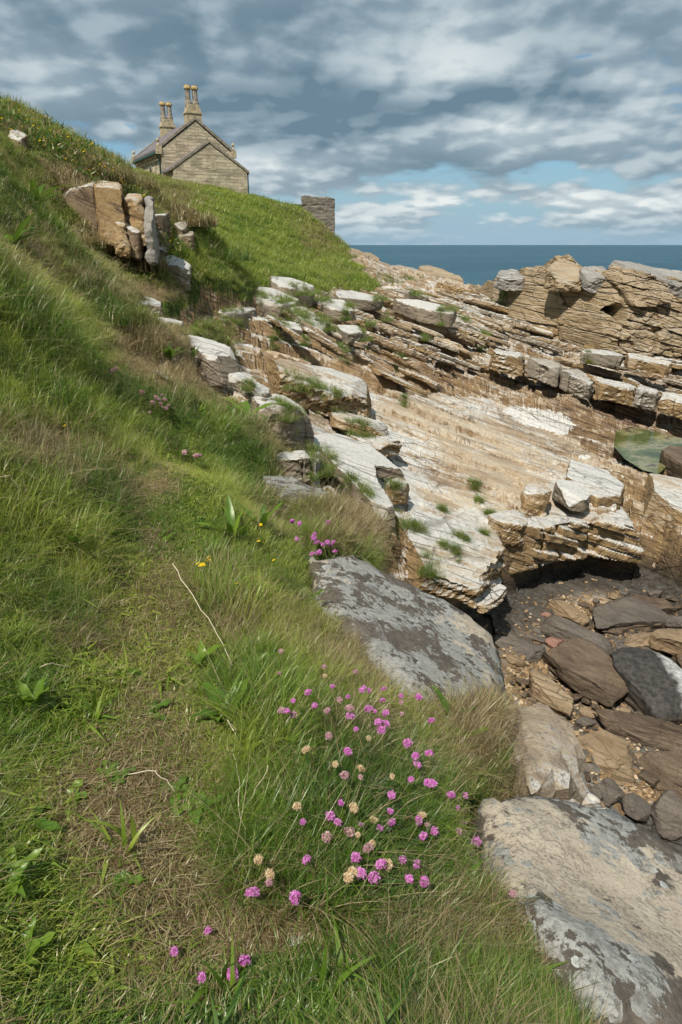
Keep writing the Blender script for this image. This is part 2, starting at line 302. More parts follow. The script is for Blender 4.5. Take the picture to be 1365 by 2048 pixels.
('outcrop_block', [(247,402,12.0),(286,405,11.8),(294,394,13.3),(255,390,13.3)], .72, 'crag2', 'orange and white block left of the upright slab in the outcrop', dict(lift=.12, amp=.04, crk=.035, lam=.012, smooth=0, cuts=7)),
('outcrop_slab', [(284,406,11.7),(302,402,11.75),(309,398,13.1),(291,399,13.1)], 1.0, 'capup', 'upright grey slab ending the hillside outcrop', dict(lift=.12, amp=.03, smooth=0)),
('outcrop_block', [(300,432,13.2),(336,438,13.4),(340,428,14.6),(304,424,14.4)], .7, 'outcrop', 'brown shadowed block behind the upright grey slab', dict(lift=.1, amp=.05, lam=.02, smooth=0)),
('outcrop_block', [(228,448,11.6),(252,452,11.6),(256,440,12.4),(232,438,12.4)], .5, 'crag2', 'small ochre block in the gap of the outcrop', dict(lift=.05, amp=.05, lam=.02, smooth=0)),
('outcrop_block', [(110,380,12.2),(134,386,12.0),(138,376,13.2),(116,370,13.4)], .4, 'outcrop', 'low brown block at the far left of the outcrop', dict(lift=.08, amp=.05, lam=.02, smooth=0)),
('outcrop_block', [(300,500,12.6),(330,506,12.8),(334,496,13.6),(306,492,13.4)], .4, 'outcrop', 'pale broken block under the upright grey slab', dict(lift=.08, amp=.05, lam=.02, smooth=0)),
('outcrop_block', [(338,476,14.1),(388,477,14.3),(388,466,15.2),(342,464,15.2)], .45, 'outcrop', 'pale squared block low on the end of the spur', dict(lift=.12, smooth=0)),
('outcrop_block', [(316,520,12.8),(345,511,13.4),(382,528,13.5),(379,542,12.8),(348,534,12.5)], .38, 'slab', 'pale tilted block at the foot of the spur', dict(lift=.05)),
('outcrop_block', [(248,445,12),(270,440,12.2),(286,462,12),(276,474,11.7),(254,462,11.7)], .4, 'outcrop', 'low white spotted block at the base of the outcrop', dict(lift=.05)),
('outcrop_block', [(345,446,14.6),(368,440,15),(378,454,14.8),(362,464,14.2)], .35, 'outcrop', 'small orange and white stone high on the spur end', dict(lift=.05)),
('outcrop_block', [(14,270,12.4),(40,268,12.9),(58,280,12.7),(46,288,12.2),(22,284,12.1)], .3, 'outcrop', 'low grey rock near the skyline at upper left', dict(lift=.15)),
('white_slab', [(288,755,6.9),(315,747,7.25),(344,760,7.1),(336,775,6.6),(300,772,6.5)], .35, 'slab', 'small pale rock beside pink thrift on the path edge', dict(lift=.12)),
]
def slab_top(e):
    lift = e[5].get('lift', .03)*(.45 if e[1][0][2] > 6 else 1)
    return [P(*t)+np.array([0, 0, lift]) for t in e[1]]
for e in SL:
    pts = slab_top(e); c = np.mean(pts, 0)
    poly = [((p[0]-c[0])*.93+c[0], (p[1]-c[1])*.93+c[1]) for p in pts]
    xs = [p[0] for p in poly]; ys = [p[1] for p in poly]
    CARVE.append((poly, min(.05 if c[1] > 6 else .12, .4*e[2]), (min(xs), max(xs), min(ys), max(ys))))
# ------------------------------------------------------------------ node helpers
def nd(nt, typ, ins=None, **props):
    n = nt.nodes.new(typ)
    for k, v in props.items(): setattr(n, k, v)
    for k, v in (ins or {}).items():
        s = n.inputs[k]
        if isinstance(v, bpy.types.NodeSocket): nt.links.new(v, s)
        else: s.default_value = v
    return n
def mth(nt, op, a, b=None, c=None, clamp=False):
    n = nt.nodes.new('ShaderNodeMath'); n.operation = op; n.use_clamp = clamp
    for i, v in enumerate((a, b, c)):
        if v is None: continue
        if isinstance(v, bpy.types.NodeSocket): nt.links.new(v, n.inputs[i])
        else: n.inputs[i].default_value = v
    return n.outputs[0]
def mixc(nt, f, a, b, mode='MIX'):
    n = nt.nodes.new('ShaderNodeMix'); n.data_type = 'RGBA'; n.blend_type = mode; n.clamp_factor = True
    for i, v in ((0, f), (6, a), (7, b)):
        if isinstance(v, bpy.types.NodeSocket): nt.links.new(v, n.inputs[i])
        elif i == 0: n.inputs[i].default_value = v
        else: n.inputs[i].default_value = (*v, 1)
    return n.outputs[2]
def rng_(nt, v, a, b, c=0., d=1., smooth=True):
    n = nt.nodes.new('ShaderNodeMapRange'); n.interpolation_type = 'SMOOTHSTEP' if smooth else 'LINEAR'; n.clamp = True
    nt.links.new(v, n.inputs[0])
    for i, q in enumerate((a, b, c, d)): n.inputs[i+1].default_value = q
    return n.outputs[0]
def noise(nt, vec, scale, detail=4, rough=.55, dist=0.):
    return nd(nt, 'ShaderNodeTexNoise', {'Vector': vec, 'Scale': scale, 'Detail': detail, 'Roughness': rough, 'Distortion': dist}).outputs[0]
def ramp(nt, f, stops):
    n = nt.nodes.new('ShaderNodeValToRGB'); nt.links.new(f, n.inputs[0]); e = n.color_ramp.elements
    while len(e) < len(stops): e.new(.5)
    for q, (p, c) in zip(e, stops): q.position = p; q.color = (*c, 1)
    return n.outputs[0]
def mat_new(name):
    m = bpy.data.materials.new(name); m.use_nodes = True; nt = m.node_tree; nt.nodes.clear()
    out = nt.nodes.new('ShaderNodeOutputMaterial'); return m, nt, out
def finish(nt, out, col, rough=.9, bump=None, bstr=.6, bdist=.02, spec=.25):
    p = nd(nt, 'ShaderNodeBsdfPrincipled', {'Base Color': col, 'Roughness': rough, 'Specular IOR Level': spec})
    if bump is not None:
        b = nd(nt, 'ShaderNodeBump', {'Height': bump, 'Strength': bstr, 'Distance': bdist}); nt.links.new(b.outputs[0], p.inputs['Normal'])
    nt.links.new(p.outputs[0], out.inputs[0]); return p
def simple(name, c, rough=.85, var=.25, scale=8., spec=.2):
    m, nt, out = mat_new(name); g = nd(nt, 'ShaderNodeNewGeometry')
    n = noise(nt, g.outputs['Position'], scale, 5)
    col = mixc(nt, rng_(nt, n, .3, .7), tuple(x*(1-var) for x in c), tuple(min(1, x*(1+var)) for x in c))
    finish(nt, out, col, rough, n, .4, .01, spec); return m

def rock_mat(name, cols, side, pale=.5, palec=(.60,.58,.53), dark=.35, top=1., sc=1., attrs=False, moss=0., wetc=None, rough=.88, bdist=.03, band=5., ckw=.5):
    m, nt, out = mat_new(name); g = nd(nt, 'ShaderNodeNewGeometry'); pos = g.outputs['Position']
    sx = nd(nt, 'ShaderNodeSeparateXYZ', {0: pos}); x, y, z = sx.outputs
    zb = mth(nt, 'ADD', z, mth(nt, 'ADD', mth(nt, 'MULTIPLY', x, .36), mth(nt, 'MULTIPLY', y, .16)))
    bed = nd(nt, 'ShaderNodeCombineXYZ', {0: mth(nt, 'MULTIPLY', x, .35), 1: y, 2: mth(nt, 'MULTIPLY', zb, band)}).outputs[0]
    nz = nd(nt, 'ShaderNodeSeparateXYZ', {0: g.outputs['Normal']}).outputs[2]
    n1 = noise(nt, bed, .9*sc, 5, .62); n2 = noise(nt, bed, 3.1*sc, 6, .65); n3 = noise(nt, pos, 14*sc, 5, .7); n4 = noise(nt, pos, 55*sc, 3, .6); n5 = noise(nt, pos, .55*sc, 4, .6)
    mixn = mth(nt, 'ADD', mth(nt, 'MULTIPLY', n1, .55), mth(nt, 'MULTIPLY', n2, .45))
    col = ramp(nt, mixn, [(.30, cols[0]), (.44, cols[1]), (.53, cols[2]), (.66, cols[3])])
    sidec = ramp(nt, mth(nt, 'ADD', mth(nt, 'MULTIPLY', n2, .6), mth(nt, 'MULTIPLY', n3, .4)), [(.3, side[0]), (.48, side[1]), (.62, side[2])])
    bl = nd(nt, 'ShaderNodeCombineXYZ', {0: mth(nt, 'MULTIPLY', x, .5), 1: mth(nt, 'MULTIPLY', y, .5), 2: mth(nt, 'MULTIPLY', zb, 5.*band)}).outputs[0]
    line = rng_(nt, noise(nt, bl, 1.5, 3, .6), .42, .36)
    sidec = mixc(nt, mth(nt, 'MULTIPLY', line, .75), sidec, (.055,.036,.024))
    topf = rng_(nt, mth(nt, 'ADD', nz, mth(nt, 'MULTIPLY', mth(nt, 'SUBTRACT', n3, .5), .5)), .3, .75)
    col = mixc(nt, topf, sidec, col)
    # pale crust on the upward surfaces, in ragged patches
    lv = mth(nt, 'ADD', mth(nt, 'MULTIPLY', n5, .9), mth(nt, 'ADD', mth(nt, 'MULTIPLY', n3, .55), mth(nt, 'MULTIPLY', n2, .55)))
    thr = 1.0+(0.5-pale)*.9
    if attrs:
        ap = nd(nt, 'ShaderNodeAttribute', attribute_name='pale').outputs['Fac']; lv = mth(nt, 'ADD', lv, mth(nt, 'MULTIPLY', ap, .5))
    lich = mth(nt, 'MULTIPLY', rng_(nt, lv, thr-.05, thr+.10), rng_(nt, mth(nt, 'ADD', nz, mth(nt, 'MULTIPLY', mth(nt, 'SUBTRACT', n2, .5), .9)), .35, .95), clamp=True)
    lich = mth(nt, 'MULTIPLY', lich, top)
    pcol = mixc(nt, rng_(nt, n3, .35, .65), tuple(c*.76 for c in palec), palec)
    col = mixc(nt, lich, col, pcol)
    if attrs:
        ab = nd(nt, 'ShaderNodeAttribute', attribute_name='brown').outputs['Fac']
        bf = mth(nt, 'MULTIPLY', ab, rng_(nt, mth(nt, 'ADD', n2, mth(nt, 'MULTIPLY', n1, .6)), .62, .95, 1., .25))
        col = mixc(nt, bf, col, ramp(nt, n2, [(.3, (.045,.03,.022)), (.5, (.13,.08,.05)), (.7, (.24,.15,.085))]))
        aw = nd(nt, 'ShaderNodeAttribute', attribute_name='white').outputs['Fac']
        col = mixc(nt, rng_(nt, mth(nt, 'ADD', aw, mth(nt, 'MULTIPLY', mth(nt, 'SUBTRACT', n3, .5), .8)), .46, .54), col, (.58,.56,.51))
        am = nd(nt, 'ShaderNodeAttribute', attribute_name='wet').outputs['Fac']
        col = mixc(nt, am, col, mixc(nt, rng_(nt, n3, .4, .62), (.012,.011,.010), (.048,.043,.036)))  # wet cove floor, darkened further to paint in the shade by the overhang
    # dark spots and stains
    dk = rng_(nt, mth(nt, 'ADD', mth(nt, 'MULTIPLY', n3, .7), mth(nt, 'MULTIPLY', n2, .3)), .60-.12*dark, .68-.06*dark)
    col = mixc(nt, mth(nt, 'MULTIPLY', dk, min(.85, .45+dark*.5)), col, (.055,.045,.038))
    if moss:
        ms = mth(nt, 'MULTIPLY', rng_(nt, mth(nt, 'ADD', n5, mth(nt, 'MULTIPLY', n3, .5)), .92-moss*.3, 1.0-moss*.3), rng_(nt, nz, .2, .8))
        col = mixc(nt, ms, col, (.10,.11,.02))
    col = mixc(nt, rng_(nt, n4, .3, .7, .0, .22), col, mixc(nt, .5, col, (.02,.015,.012)))
    # thin joints and bedding cracks, in two sizes
    wv = nd(nt, 'ShaderNodeVectorMath', {0: nd(nt, 'ShaderNodeVectorMath', {0: nd(nt, 'ShaderNodeTexNoise', {'Vector': pos, 'Scale': 1.4*sc, 'Detail': 3.}).outputs['Color'], 3: .22/sc}, operation='SCALE').outputs[0], 1: bed}, operation='ADD').outputs[0]
    ck = None
    for (q, w) in ((.55*sc, .016), (1.9*sc, .03)):
        e = nd(nt, 'ShaderNodeTexVoronoi', {'Vector': wv, 'Scale': q}, feature='DISTANCE_TO_EDGE').outputs['Distance']
        k = rng_(nt, e, .004, w, 1., 0.); ck = k if ck is None else mth(nt, 'MAXIMUM', ck, k)
    ck = mth(nt, 'MULTIPLY', ck, rng_(nt, n5, .42, .56))
    col = mixc(nt, mth(nt, 'MULTIPLY', ck, ckw), col, (.05,.038,.028))
    pit = rng_(nt, noise(nt, pos, 24*sc, 3, .6), .60, .70)
    col = mixc(nt, mth(nt, 'MULTIPLY', pit, .25), col, (.09,.08,.068))
    h = mth(nt, 'ADD', mth(nt, 'MULTIPLY', n2, 1.0), mth(nt, 'ADD', mth(nt, 'MULTIPLY', n3, .5), mth(nt, 'MULTIPLY', n4, .15)))
    h = mth(nt, 'SUBTRACT', h, mth(nt, 'ADD', mth(nt, 'MULTIPLY', ck, 1.5*ckw), mth(nt, 'MULTIPLY', pit, .25)))
    finish(nt, out, col, rough, h, .9, bdist); return m

def lichen_mat(name, off=0., tan=.5, gr=0.):
    m, nt, out = mat_new(name); g = nd(nt, 'ShaderNodeNewGeometry'); pos = g.outputs['Position']
    nz = nd(nt, 'ShaderNodeSeparateXYZ', {0: g.outputs['Normal']}).outputs[2]
    pos = nd(nt, 'ShaderNodeVectorMath', {0: pos, 1: (off, off*.7, 0)}, operation='ADD').outputs[0]
    n1 = noise(nt, pos, 2.9, 6, .6); n2 = noise(nt, pos, 9., 6, .65); n3 = noise(nt, pos, 38., 4, .7); n0 = noise(nt, pos, 1.1, 5, .55)
    warp = nd(nt, 'ShaderNodeTexNoise', {'Vector': pos, 'Scale': 22., 'Detail': 3.}).outputs['Color']
    wp = nd(nt, 'ShaderNodeVectorMath', {0: pos, 1: nd(nt, 'ShaderNodeVectorMath', {0: warp, 3: .05}, operation='SCALE').outputs[0]}, operation='ADD').outputs[0]
    vo = nd(nt, 'ShaderNodeTexVoronoi', {'Vector': wp, 'Scale': 8., 'Randomness': 1.})
    rad = mth(nt, 'MULTIPLY', nd(nt, 'ShaderNodeSeparateColor', {0: vo.outputs['Color']}).outputs[0], .6)
    ros = mth(nt, 'LESS_THAN', vo.outputs['Distance'], rad)
    ring = rng_(nt, mth(nt, 'DIVIDE', vo.outputs['Distance'], mth(nt, 'ADD', rad, .001)), .55, .95)
    base = ramp(nt, mth(nt, 'ADD', mth(nt, 'MULTIPLY', n2, .5), mth(nt, 'MULTIPLY', n3, .5)), [(.3, (.04,.034,.028)), (.5, (.115,.095,.075)), (.68, (.22,.19,.15))])
    grey = mixc(nt, rng_(nt, n3, .3, .7), (.19,.187,.168), (.335,.33,.30))
    col = mixc(nt, mth(nt, 'MULTIPLY', ros, rng_(nt, n1, .40, .52)), base, mixc(nt, ring, (.25,.255,.235), (.40,.41,.385)))
    gm = rng_(nt, mth(nt, 'ADD', mth(nt, 'ADD', mth(nt, 'MULTIPLY', n1, .40), mth(nt, 'MULTIPLY', n3, .22)), mth(nt, 'MULTIPLY', n2, .40)), .505-gr, .53-gr)
    col = mixc(nt, gm, col, grey)
    tm = rng_(nt, mth(nt, 'ADD', mth(nt, 'MULTIPLY', n0, .75), mth(nt, 'MULTIPLY', n2, .25)), .545-.1*tan, .558-.1*tan)
    tm = mth(nt, 'MULTIPLY', tm, rng_(nt, nz, .35, .55))
    tanc = mixc(nt, rng_(nt, n2, .3, .7), (.35,.29,.22), (.45,.385,.295))
    spot = rng_(nt, noise(nt, pos, 26., 2, .5), .64, .72)
    tanc = mixc(nt, mth(nt, 'MULTIPLY', spot, .5), tanc, (.2,.185,.165))
    tanc = mixc(nt, mth(nt, 'MULTIPLY', ros, rng_(nt, n2, .5, .56)), tanc, grey)
    col = mixc(nt, tm, col, tanc)
    sd = mixc(nt, rng_(nt, n2, .35, .65), (.13,.10,.06), (.30,.25,.17))
    col = mixc(nt, rng_(nt, nz, .1, .5, .75, 0), col, sd)
    h = mth(nt, 'ADD', mth(nt, 'MULTIPLY', n2, .6), mth(nt, 'ADD', mth(nt, 'MULTIPLY', n3, .3), mth(nt, 'MULTIPLY', mth(nt, 'ADD', gm, ros), .14)))
    col = mixc(nt, rng_(nt, noise(nt, pos, 90, 3, .7), .52, .68, 0, .5), col, (.06,.055,.047))
    finish(nt, out, col, .92, h, 1., .02); return m

SAND = [(.22,.155,.10), (.36,.272,.18), (.44,.36,.255), (.50,.44,.35)]
SIDE = [(.07,.045,.028), (.25,.165,.085), (.40,.275,.14)]
M = {}
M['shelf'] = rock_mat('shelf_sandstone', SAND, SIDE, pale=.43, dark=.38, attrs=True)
M['slab'] = rock_mat('pale_slab', [(.24,.19,.14), (.34,.29,.22), (.42,.37,.30), (.47,.43,.36)], [(.10,.085,.07), (.24,.195,.14), (.36,.29,.20)], pale=.88, dark=.45)
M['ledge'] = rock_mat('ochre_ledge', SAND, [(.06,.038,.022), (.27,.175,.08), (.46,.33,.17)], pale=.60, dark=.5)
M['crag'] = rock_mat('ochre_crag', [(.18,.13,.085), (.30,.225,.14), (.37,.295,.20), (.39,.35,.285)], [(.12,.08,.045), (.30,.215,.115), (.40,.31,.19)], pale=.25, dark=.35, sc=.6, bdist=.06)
M['cap'] = rock_mat('grey_capstone', [(.15,.14,.125), (.25,.235,.21), (.32,.30,.27), (.38,.36,.32)], [(.09,.08,.07), (.26,.24,.205), (.38,.35,.30)], pale=.4, dark=.5, sc=.6, bdist=.06)
M['cove'] = rock_mat('brown_boulder', [(.055,.038,.025), (.105,.072,.046), (.155,.11,.07), (.22,.165,.11)], [(.03,.022,.016), (.085,.06,.038), (.15,.11,.07)], pale=-.1, dark=.5, sc=2.4, rough=.55, bdist=.03, ckw=.2)
M['cove2'] = rock_mat('grey_brown_boulder', [(.075,.06,.047), (.12,.098,.078), (.155,.128,.10), (.21,.175,.14)], [(.045,.038,.03), (.11,.09,.072), (.17,.14,.11)], pale=-.1, dark=.45, sc=2.6, rough=.55, bdist=.03, ckw=.2)
M['cove3'] = rock_mat('ochre_boulder', [(.12,.08,.045), (.20,.14,.08), (.26,.185,.11), (.32,.25,.16)], [(.07,.045,.025), (.2,.135,.075), (.3,.21,.12)], pale=-.05, dark=.2, sc=1.9, rough=.75, moss=.3, bdist=.015)
M['lichenA'] = lichen_mat('grey_lichen_rock', 0., .26, .008); M['lichenB'] = lichen_mat('tan_lichen_rock', 3.7, .20, .012)
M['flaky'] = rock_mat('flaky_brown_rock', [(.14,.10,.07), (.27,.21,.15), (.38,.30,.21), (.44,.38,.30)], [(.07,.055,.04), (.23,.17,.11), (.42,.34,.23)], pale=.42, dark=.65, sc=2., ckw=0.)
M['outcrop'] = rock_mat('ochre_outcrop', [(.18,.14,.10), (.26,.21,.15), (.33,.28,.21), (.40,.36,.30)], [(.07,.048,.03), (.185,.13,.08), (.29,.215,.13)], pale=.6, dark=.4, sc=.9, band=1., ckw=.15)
M['crag2'] = rock_mat('orange_outcrop', [(.16,.10,.055), (.32,.21,.10), (.38,.27,.14), (.40,.34,.25)], [(.11,.07,.038), (.28,.18,.08), (.38,.275,.15)], pale=.45, dark=.45, sc=1., band=.8, ckw=.15)
M['capup'] = rock_mat('upright_grey', [(.15,.14,.125), (.25,.235,.21), (.32,.30,.27), (.38,.36,.32)], [(.12,.105,.09), (.26,.24,.205), (.36,.33,.28)], pale=.4, dark=.5, sc=1., band=.8, ckw=.15)
M['greyledge'] = rock_mat('warm_grey_ledge', [(.2,.165,.125), (.29,.25,.20), (.36,.32,.26), (.42,.385,.33)], [(.09,.07,.05), (.24,.2,.15), (.36,.31,.24)], pale=.55, dark=.5)
M['soil'] = None
def soil():
    m, nt, out = mat_new('turf_soil'); g = nd(nt, 'ShaderNodeNewGeometry'); pos = g.outputs['Position']
    n1 = noise(nt, pos, .7, 5, .6); n2 = noise(nt, pos, 9, 6, .7); n3 = noise(nt, pos, 70, 4, .7)
    dry = nd(nt, 'ShaderNodeAttribute', attribute_name='dry').outputs['Fac']
    gr = mixc(nt, rng_(nt, n2, .35, .65), (.028,.05,.010), (.075,.105,.020))
    br = mixc(nt, rng_(nt, n3, .35, .65), (.075,.05,.028), (.30,.225,.12))
    f = mth(nt, 'ADD', dry, mth(nt, 'MULTIPLY', mth(nt, 'SUBTRACT', n2, .5), 1.2))
    col = mixc(nt, rng_(nt, f, .3, .7), gr, br)
    finish(nt, out, col, .95, mth(nt, 'ADD', n2, mth(nt, 'MULTIPLY', n3, .4)), .8, .02, .1); return m
M['soil'] = soil()
# ------------------------------------------------------------------ the land
th = np.concatenate([np.linspace(-180, -62, 40, endpoint=False), np.linspace(-62, -29, 90, endpoint=False), np.linspace(-29, 29, 980, endpoint=False), np.linspace(29, 62, 90, endpoint=False), np.linspace(62, 180, 41)])
rr = np.concatenate([np.geomspace(.01, .75, 40, endpoint=False), np.geomspace(.75, 80, 1250, endpoint=False), np.geomspace(80, 400, 50)])
TH, RR = np.meshgrid(np.radians(th), rr)
GX = RR*np.sin(TH); GY = RR*np.cos(TH)
GZ, GM, GC, GU = ground(GX, GY, True)
nr, nt_ = GX.shape
GUu, GVv = proj(GX, GY, GZ)
def blob(u, v, lst):
    s = np.zeros(np.shape(u))
    for (cu, cv, su, sv, w) in lst: s = s+w*np.exp(-((u-cu)/su)**2-((v-cv)/sv)**2)
    return s
DRY = [(280,1750,230,260,.66),(320,1450,180,160,.42),(110,1640,110,140,.35),(60,920,90,80,.9),(130,560,110,80,.45),(60,450,80,80,.4),(320,1170,110,120,.3),(300,690,90,50,.75),(200,385,120,40,.75),(150,320,130,40,.6),(700,1060,80,60,1.),(600,960,60,40,.4),(960,1460,90,90,1.),
 (760,1330,110,80,.8),(880,1900,190,110,.8),(620,1290,90,60,.5),(730,1480,80,70,.5),(430,740,50,50,.8),(340,740,80,60,.7),(300,580,100,30,.8),(360,400,60,60,.6),(130,1280,100,60,.5),(540,1020,70,60,.5),(470,1270,60,60,.5),(560,870,50,50,.6),(320,960,70,50,.4),(1080,1830,70,100,.7),(640,470,60,40,.5),(560,420,70,30,.2),(30,250,60,30,.6),(560,1890,120,60,.8)]
LUSH = [(80,1050,150,120,.7),(60,1420,90,140,.6),(430,1000,120,100,.4),(480,1420,100,80,.7),(560,1680,140,120,.7),(700,1990,160,60,.7),(950,1990,120,60,.7),(130,620,120,80,.4),(430,470,160,110,.3),(100,420,110,60,.3),(270,820,60,60,.4),(740,1710,140,120,.5),(30,1900,90,200,.8),(90,800,110,70,.4)]
def dryness(x, y, z):
    u, v = proj(x, y, z)
    d = .05+blob(u, v, DRY)-blob(u, v, LUSH)+.5*fbm2(x*.9, y*.9, 4, 71)+.35*fbm2(x*5, y*5, 2, 72)
    d = d+.13*inpoly(u, v, PATH)
    return np.clip(d, 0, 1)
PALE = [(600,620,150,50,.5),(820,645,170,45,.7),(1000,700,140,35,.4),(470,580,110,40,.9),(640,600,150,50,.85),(560,660,130,40,.6),(430,700,60,40,1.),(700,640,120,40,.5),(800,600,90,30,.5),(640,770,110,40,.5),(700,930,120,80,.9),(770,1000,60,50,.7),(900,1100,100,60,.7),(1200,970,50,30,.8),(1150,1000,60,40,.5),(960,1050,60,40,.4),(550,800,80,30,.6),(960,820,80,30,.25),(1100,760,80,20,.6)]
BROWN = [(900,760,120,30,.6),(1150,830,160,40,.8),(1300,800,150,60,.8),(1250,730,140,40,.4),(640,830,70,30,.6),(900,720,130,30,.4),(1330,1000,60,60,.6),(750,540,80,40,.4),(1100,680,120,30,.4),(1150,900,90,25,.4),(640,790,50,25,.5),(900,950,110,30,.25)]
WHITE = [(1085,838,60,22,.95),(1030,820,34,14,.6),(1130,860,30,14,.7),(1168,914,18,7,.9)]
Uv = GUu.ravel(); Vv = GVv.ravel()
idx = np.arange(nr*nt_).reshape(nr, nt_)
quads = np.stack([idx[:-1, :-1], idx[:-1, 1:], idx[1:, 1:], idx[1:, :-1]], -1)[:, :, ::-1]
fg = GM[:-1, :-1] & GM[1:, 1:]
co = np.c_[GX.ravel(), GY.ravel(), GZ.ravel()]
def submesh(name, sel, smooth):
    q = quads[sel].reshape(-1, 4); used = np.unique(q); remap = np.zeros(len(co), np.int64); remap[used] = np.arange(len(used))
    return npmesh(name, co[used], remap[q], smooth), used
me, used = submesh('grassy_slope', fg, True)
attr(me, 'dry', dryness(co[used, 0], co[used, 1], co[used, 2]))
tag(link('grassy_slope', me, M['soil']), kind='structure')
me, used = submesh('rock_shelf', ~fg, False)
uu, vv = Uv[used], Vv[used]
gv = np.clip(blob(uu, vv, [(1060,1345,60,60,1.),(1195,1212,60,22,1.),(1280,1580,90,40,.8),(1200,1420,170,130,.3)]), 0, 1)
wet_shade_v = GC.ravel()[used]*.9*sstep(.2, .9, GC.ravel()[used])*(1-.9*gv)  # cove floor mask for wet rock plus painted shade, weaker on the gravel
attr(me, 'pale', np.clip(blob(uu, vv, PALE), 0, 1)); attr(me, 'brown', np.clip(blob(uu, vv, BROWN)+.5*sstep(-4.2, -5.6, co[used, 2]), 0, 1)); attr(me, 'white', np.clip(blob(uu, vv, WHITE), 0, 1)); attr(me, 'wet', wet_shade_v)
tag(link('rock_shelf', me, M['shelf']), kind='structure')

# ------------------------------------------------------------------ sea
def sea():
    m, nt, out = mat_new('sea_water'); g = nd(nt, 'ShaderNodeNewGeometry'); pos = g.outputs['Position']
    mp = nd(nt, 'ShaderNodeMapping', {'Vector': pos, 'Scale': (.16, .5, 1)}).outputs[0]
    n1 = noise(nt, mp, 1.0, 6, .7); mp2 = nd(nt, 'ShaderNodeMapping', {'Vector': pos, 'Scale': (.006, .03, 1)}).outputs[0]; n2 = noise(nt, mp2, 1., 4, .6)
    col = mixc(nt, rng_(nt, n2, .3, .7), (.018,.066,.10), (.04,.105,.145))
    mp3 = nd(nt, 'ShaderNodeMapping', {'Vector': pos, 'Scale': (.05, .22, 1)}).outputs[0]; n3 = noise(nt, mp3, 1., 5, .75)
    col = mixc(nt, rng_(nt, n3, .5, .72, 0, .55), col, (.075,.15,.185)); col = mixc(nt, rng_(nt, n3, .5, .3, 0, .5), col, (.012,.05,.08))
    p = finish(nt, out, col, .45, n1, 1., .6, .16); return m
bm = bmesh.new(); bmesh.ops.create_grid(bm, x_segments=8, y_segments=8, size=9000); me = bpy.data.meshes.new('sea'); bm.to_mesh(me); bm.free()
o = link('sea', me, sea()); o.location = (0, 0, SEA); tag(o, kind='structure')

# ------------------------------------------------------------------ sky and sun
SUN_EL = R(55); SUN_DIR = Vector((-.44, -.90, 0)).normalized()
sunv = Vector((SUN_DIR.x*math.cos(SUN_EL), SUN_DIR.y*math.cos(SUN_EL), math.sin(SUN_EL)))
ld = bpy.data.lights.new('sun', 'SUN'); ld.energy = 4.6; ld.angle = R(.5); ld.color = (1, .95, .87)
lo = bpy.data.objects.new('sun', ld); COL.objects.link(lo); lo.rotation_euler = (-sunv).to_track_quat('-Z', 'Y').to_euler(); lo.location = sunv*50
W = bpy.data.worlds.new('World'); S.world = W; W.use_nodes = True; W.cycles.sampling_method = 'MANUAL'; W.cycles.sample_map_resolution = 256; nt = W.node_tree; nt.nodes.clear()
sk = nt.nodes.new('ShaderNodeTexSky'); sk.sky_type = 'NISHITA'; sk.sun_disc = False; sk.sun_elevation = SUN_EL; sk.sun_rotation = math.atan2(SUN_DIR.x, SUN_DIR.y); sk.air_density = 1.0; sk.dust_density = .6; sk.ozone_density = 1.5
tc = nt.nodes.new('ShaderNodeTexCoord'); D = tc.outputs['Generated']
sx = nd(nt, 'ShaderNodeSeparateXYZ', {0: D}); dx, dy, dz = sx.outputs
zc = mth(nt, 'MAXIMUM', dz, 0.0)
AZ = mth(nt, 'ARCTAN2', dx, dy); EL = mth(nt, 'ARCSINE', dz)
den = mth(nt, 'ADD', zc, .26)
pv = nd(nt, 'ShaderNodeCombineXYZ', {0: mth(nt, 'DIVIDE', dx, den), 1: mth(nt, 'DIVIDE', dy, den), 2: 0.}).outputs[0]
def cloud_field(off, vec=pv):
    v = nd(nt, 'ShaderNodeVectorMath', {0: vec, 1: off}, operation='ADD').outputs[0]
    a = nd(nt, 'ShaderNodeTexNoise', {'Vector': v, 'Scale': 1.25, 'Detail': 7., 'Roughness': .54}, noise_dimensions='2D').outputs[0]
    b = nd(nt, 'ShaderNodeTexNoise', {'Vector': v, 'Scale': .7, 'Detail': 1., 'Roughness': .5}, noise_dimensions='2D').outputs[0]
    vo = nd(nt, 'ShaderNodeTexVoronoi', {'Vector': v, 'Scale': 4.2, 'Detail': 2., 'Roughness': .5}, voronoi_dimensions='2D').outputs['Distance']
    return mth(nt, 'SUBTRACT', mth(nt, 'ADD', mth(nt, 'MULTIPLY', a, .66), mth(nt, 'MULTIPLY', b, .48)), mth(nt, 'MULTIPLY', vo, .13))
c0 = cloud_field((5.3, 2.9, 0)); c1 = cloud_field((5.3-.035, 2.9-.06, .0))
wn = nd(nt, 'ShaderNodeTexNoise', {'Vector': pv, 'Scale': 2.2, 'Detail': 2.}).outputs['Color']
wsep = nd(nt, 'ShaderNodeSeparateColor', {0: wn})
AZw = mth(nt, 'ADD', AZ, mth(nt, 'MULTIPLY', mth(nt, 'SUBTRACT', wsep.outputs[0], .5), .22)); ELw = mth(nt, 'ADD', EL, mth(nt, 'MULTIPLY', mth(nt, 'SUBTRACT', wsep.outputs[1], .5), .09))
def px_dir(u, v):
    b = (1024-v)/F; d = Vector(((u-682.5)/F, CP+b*SP, -SP+b*CP)).normalized(); return math.atan2(d.x, d.y), math.asin(d.z)
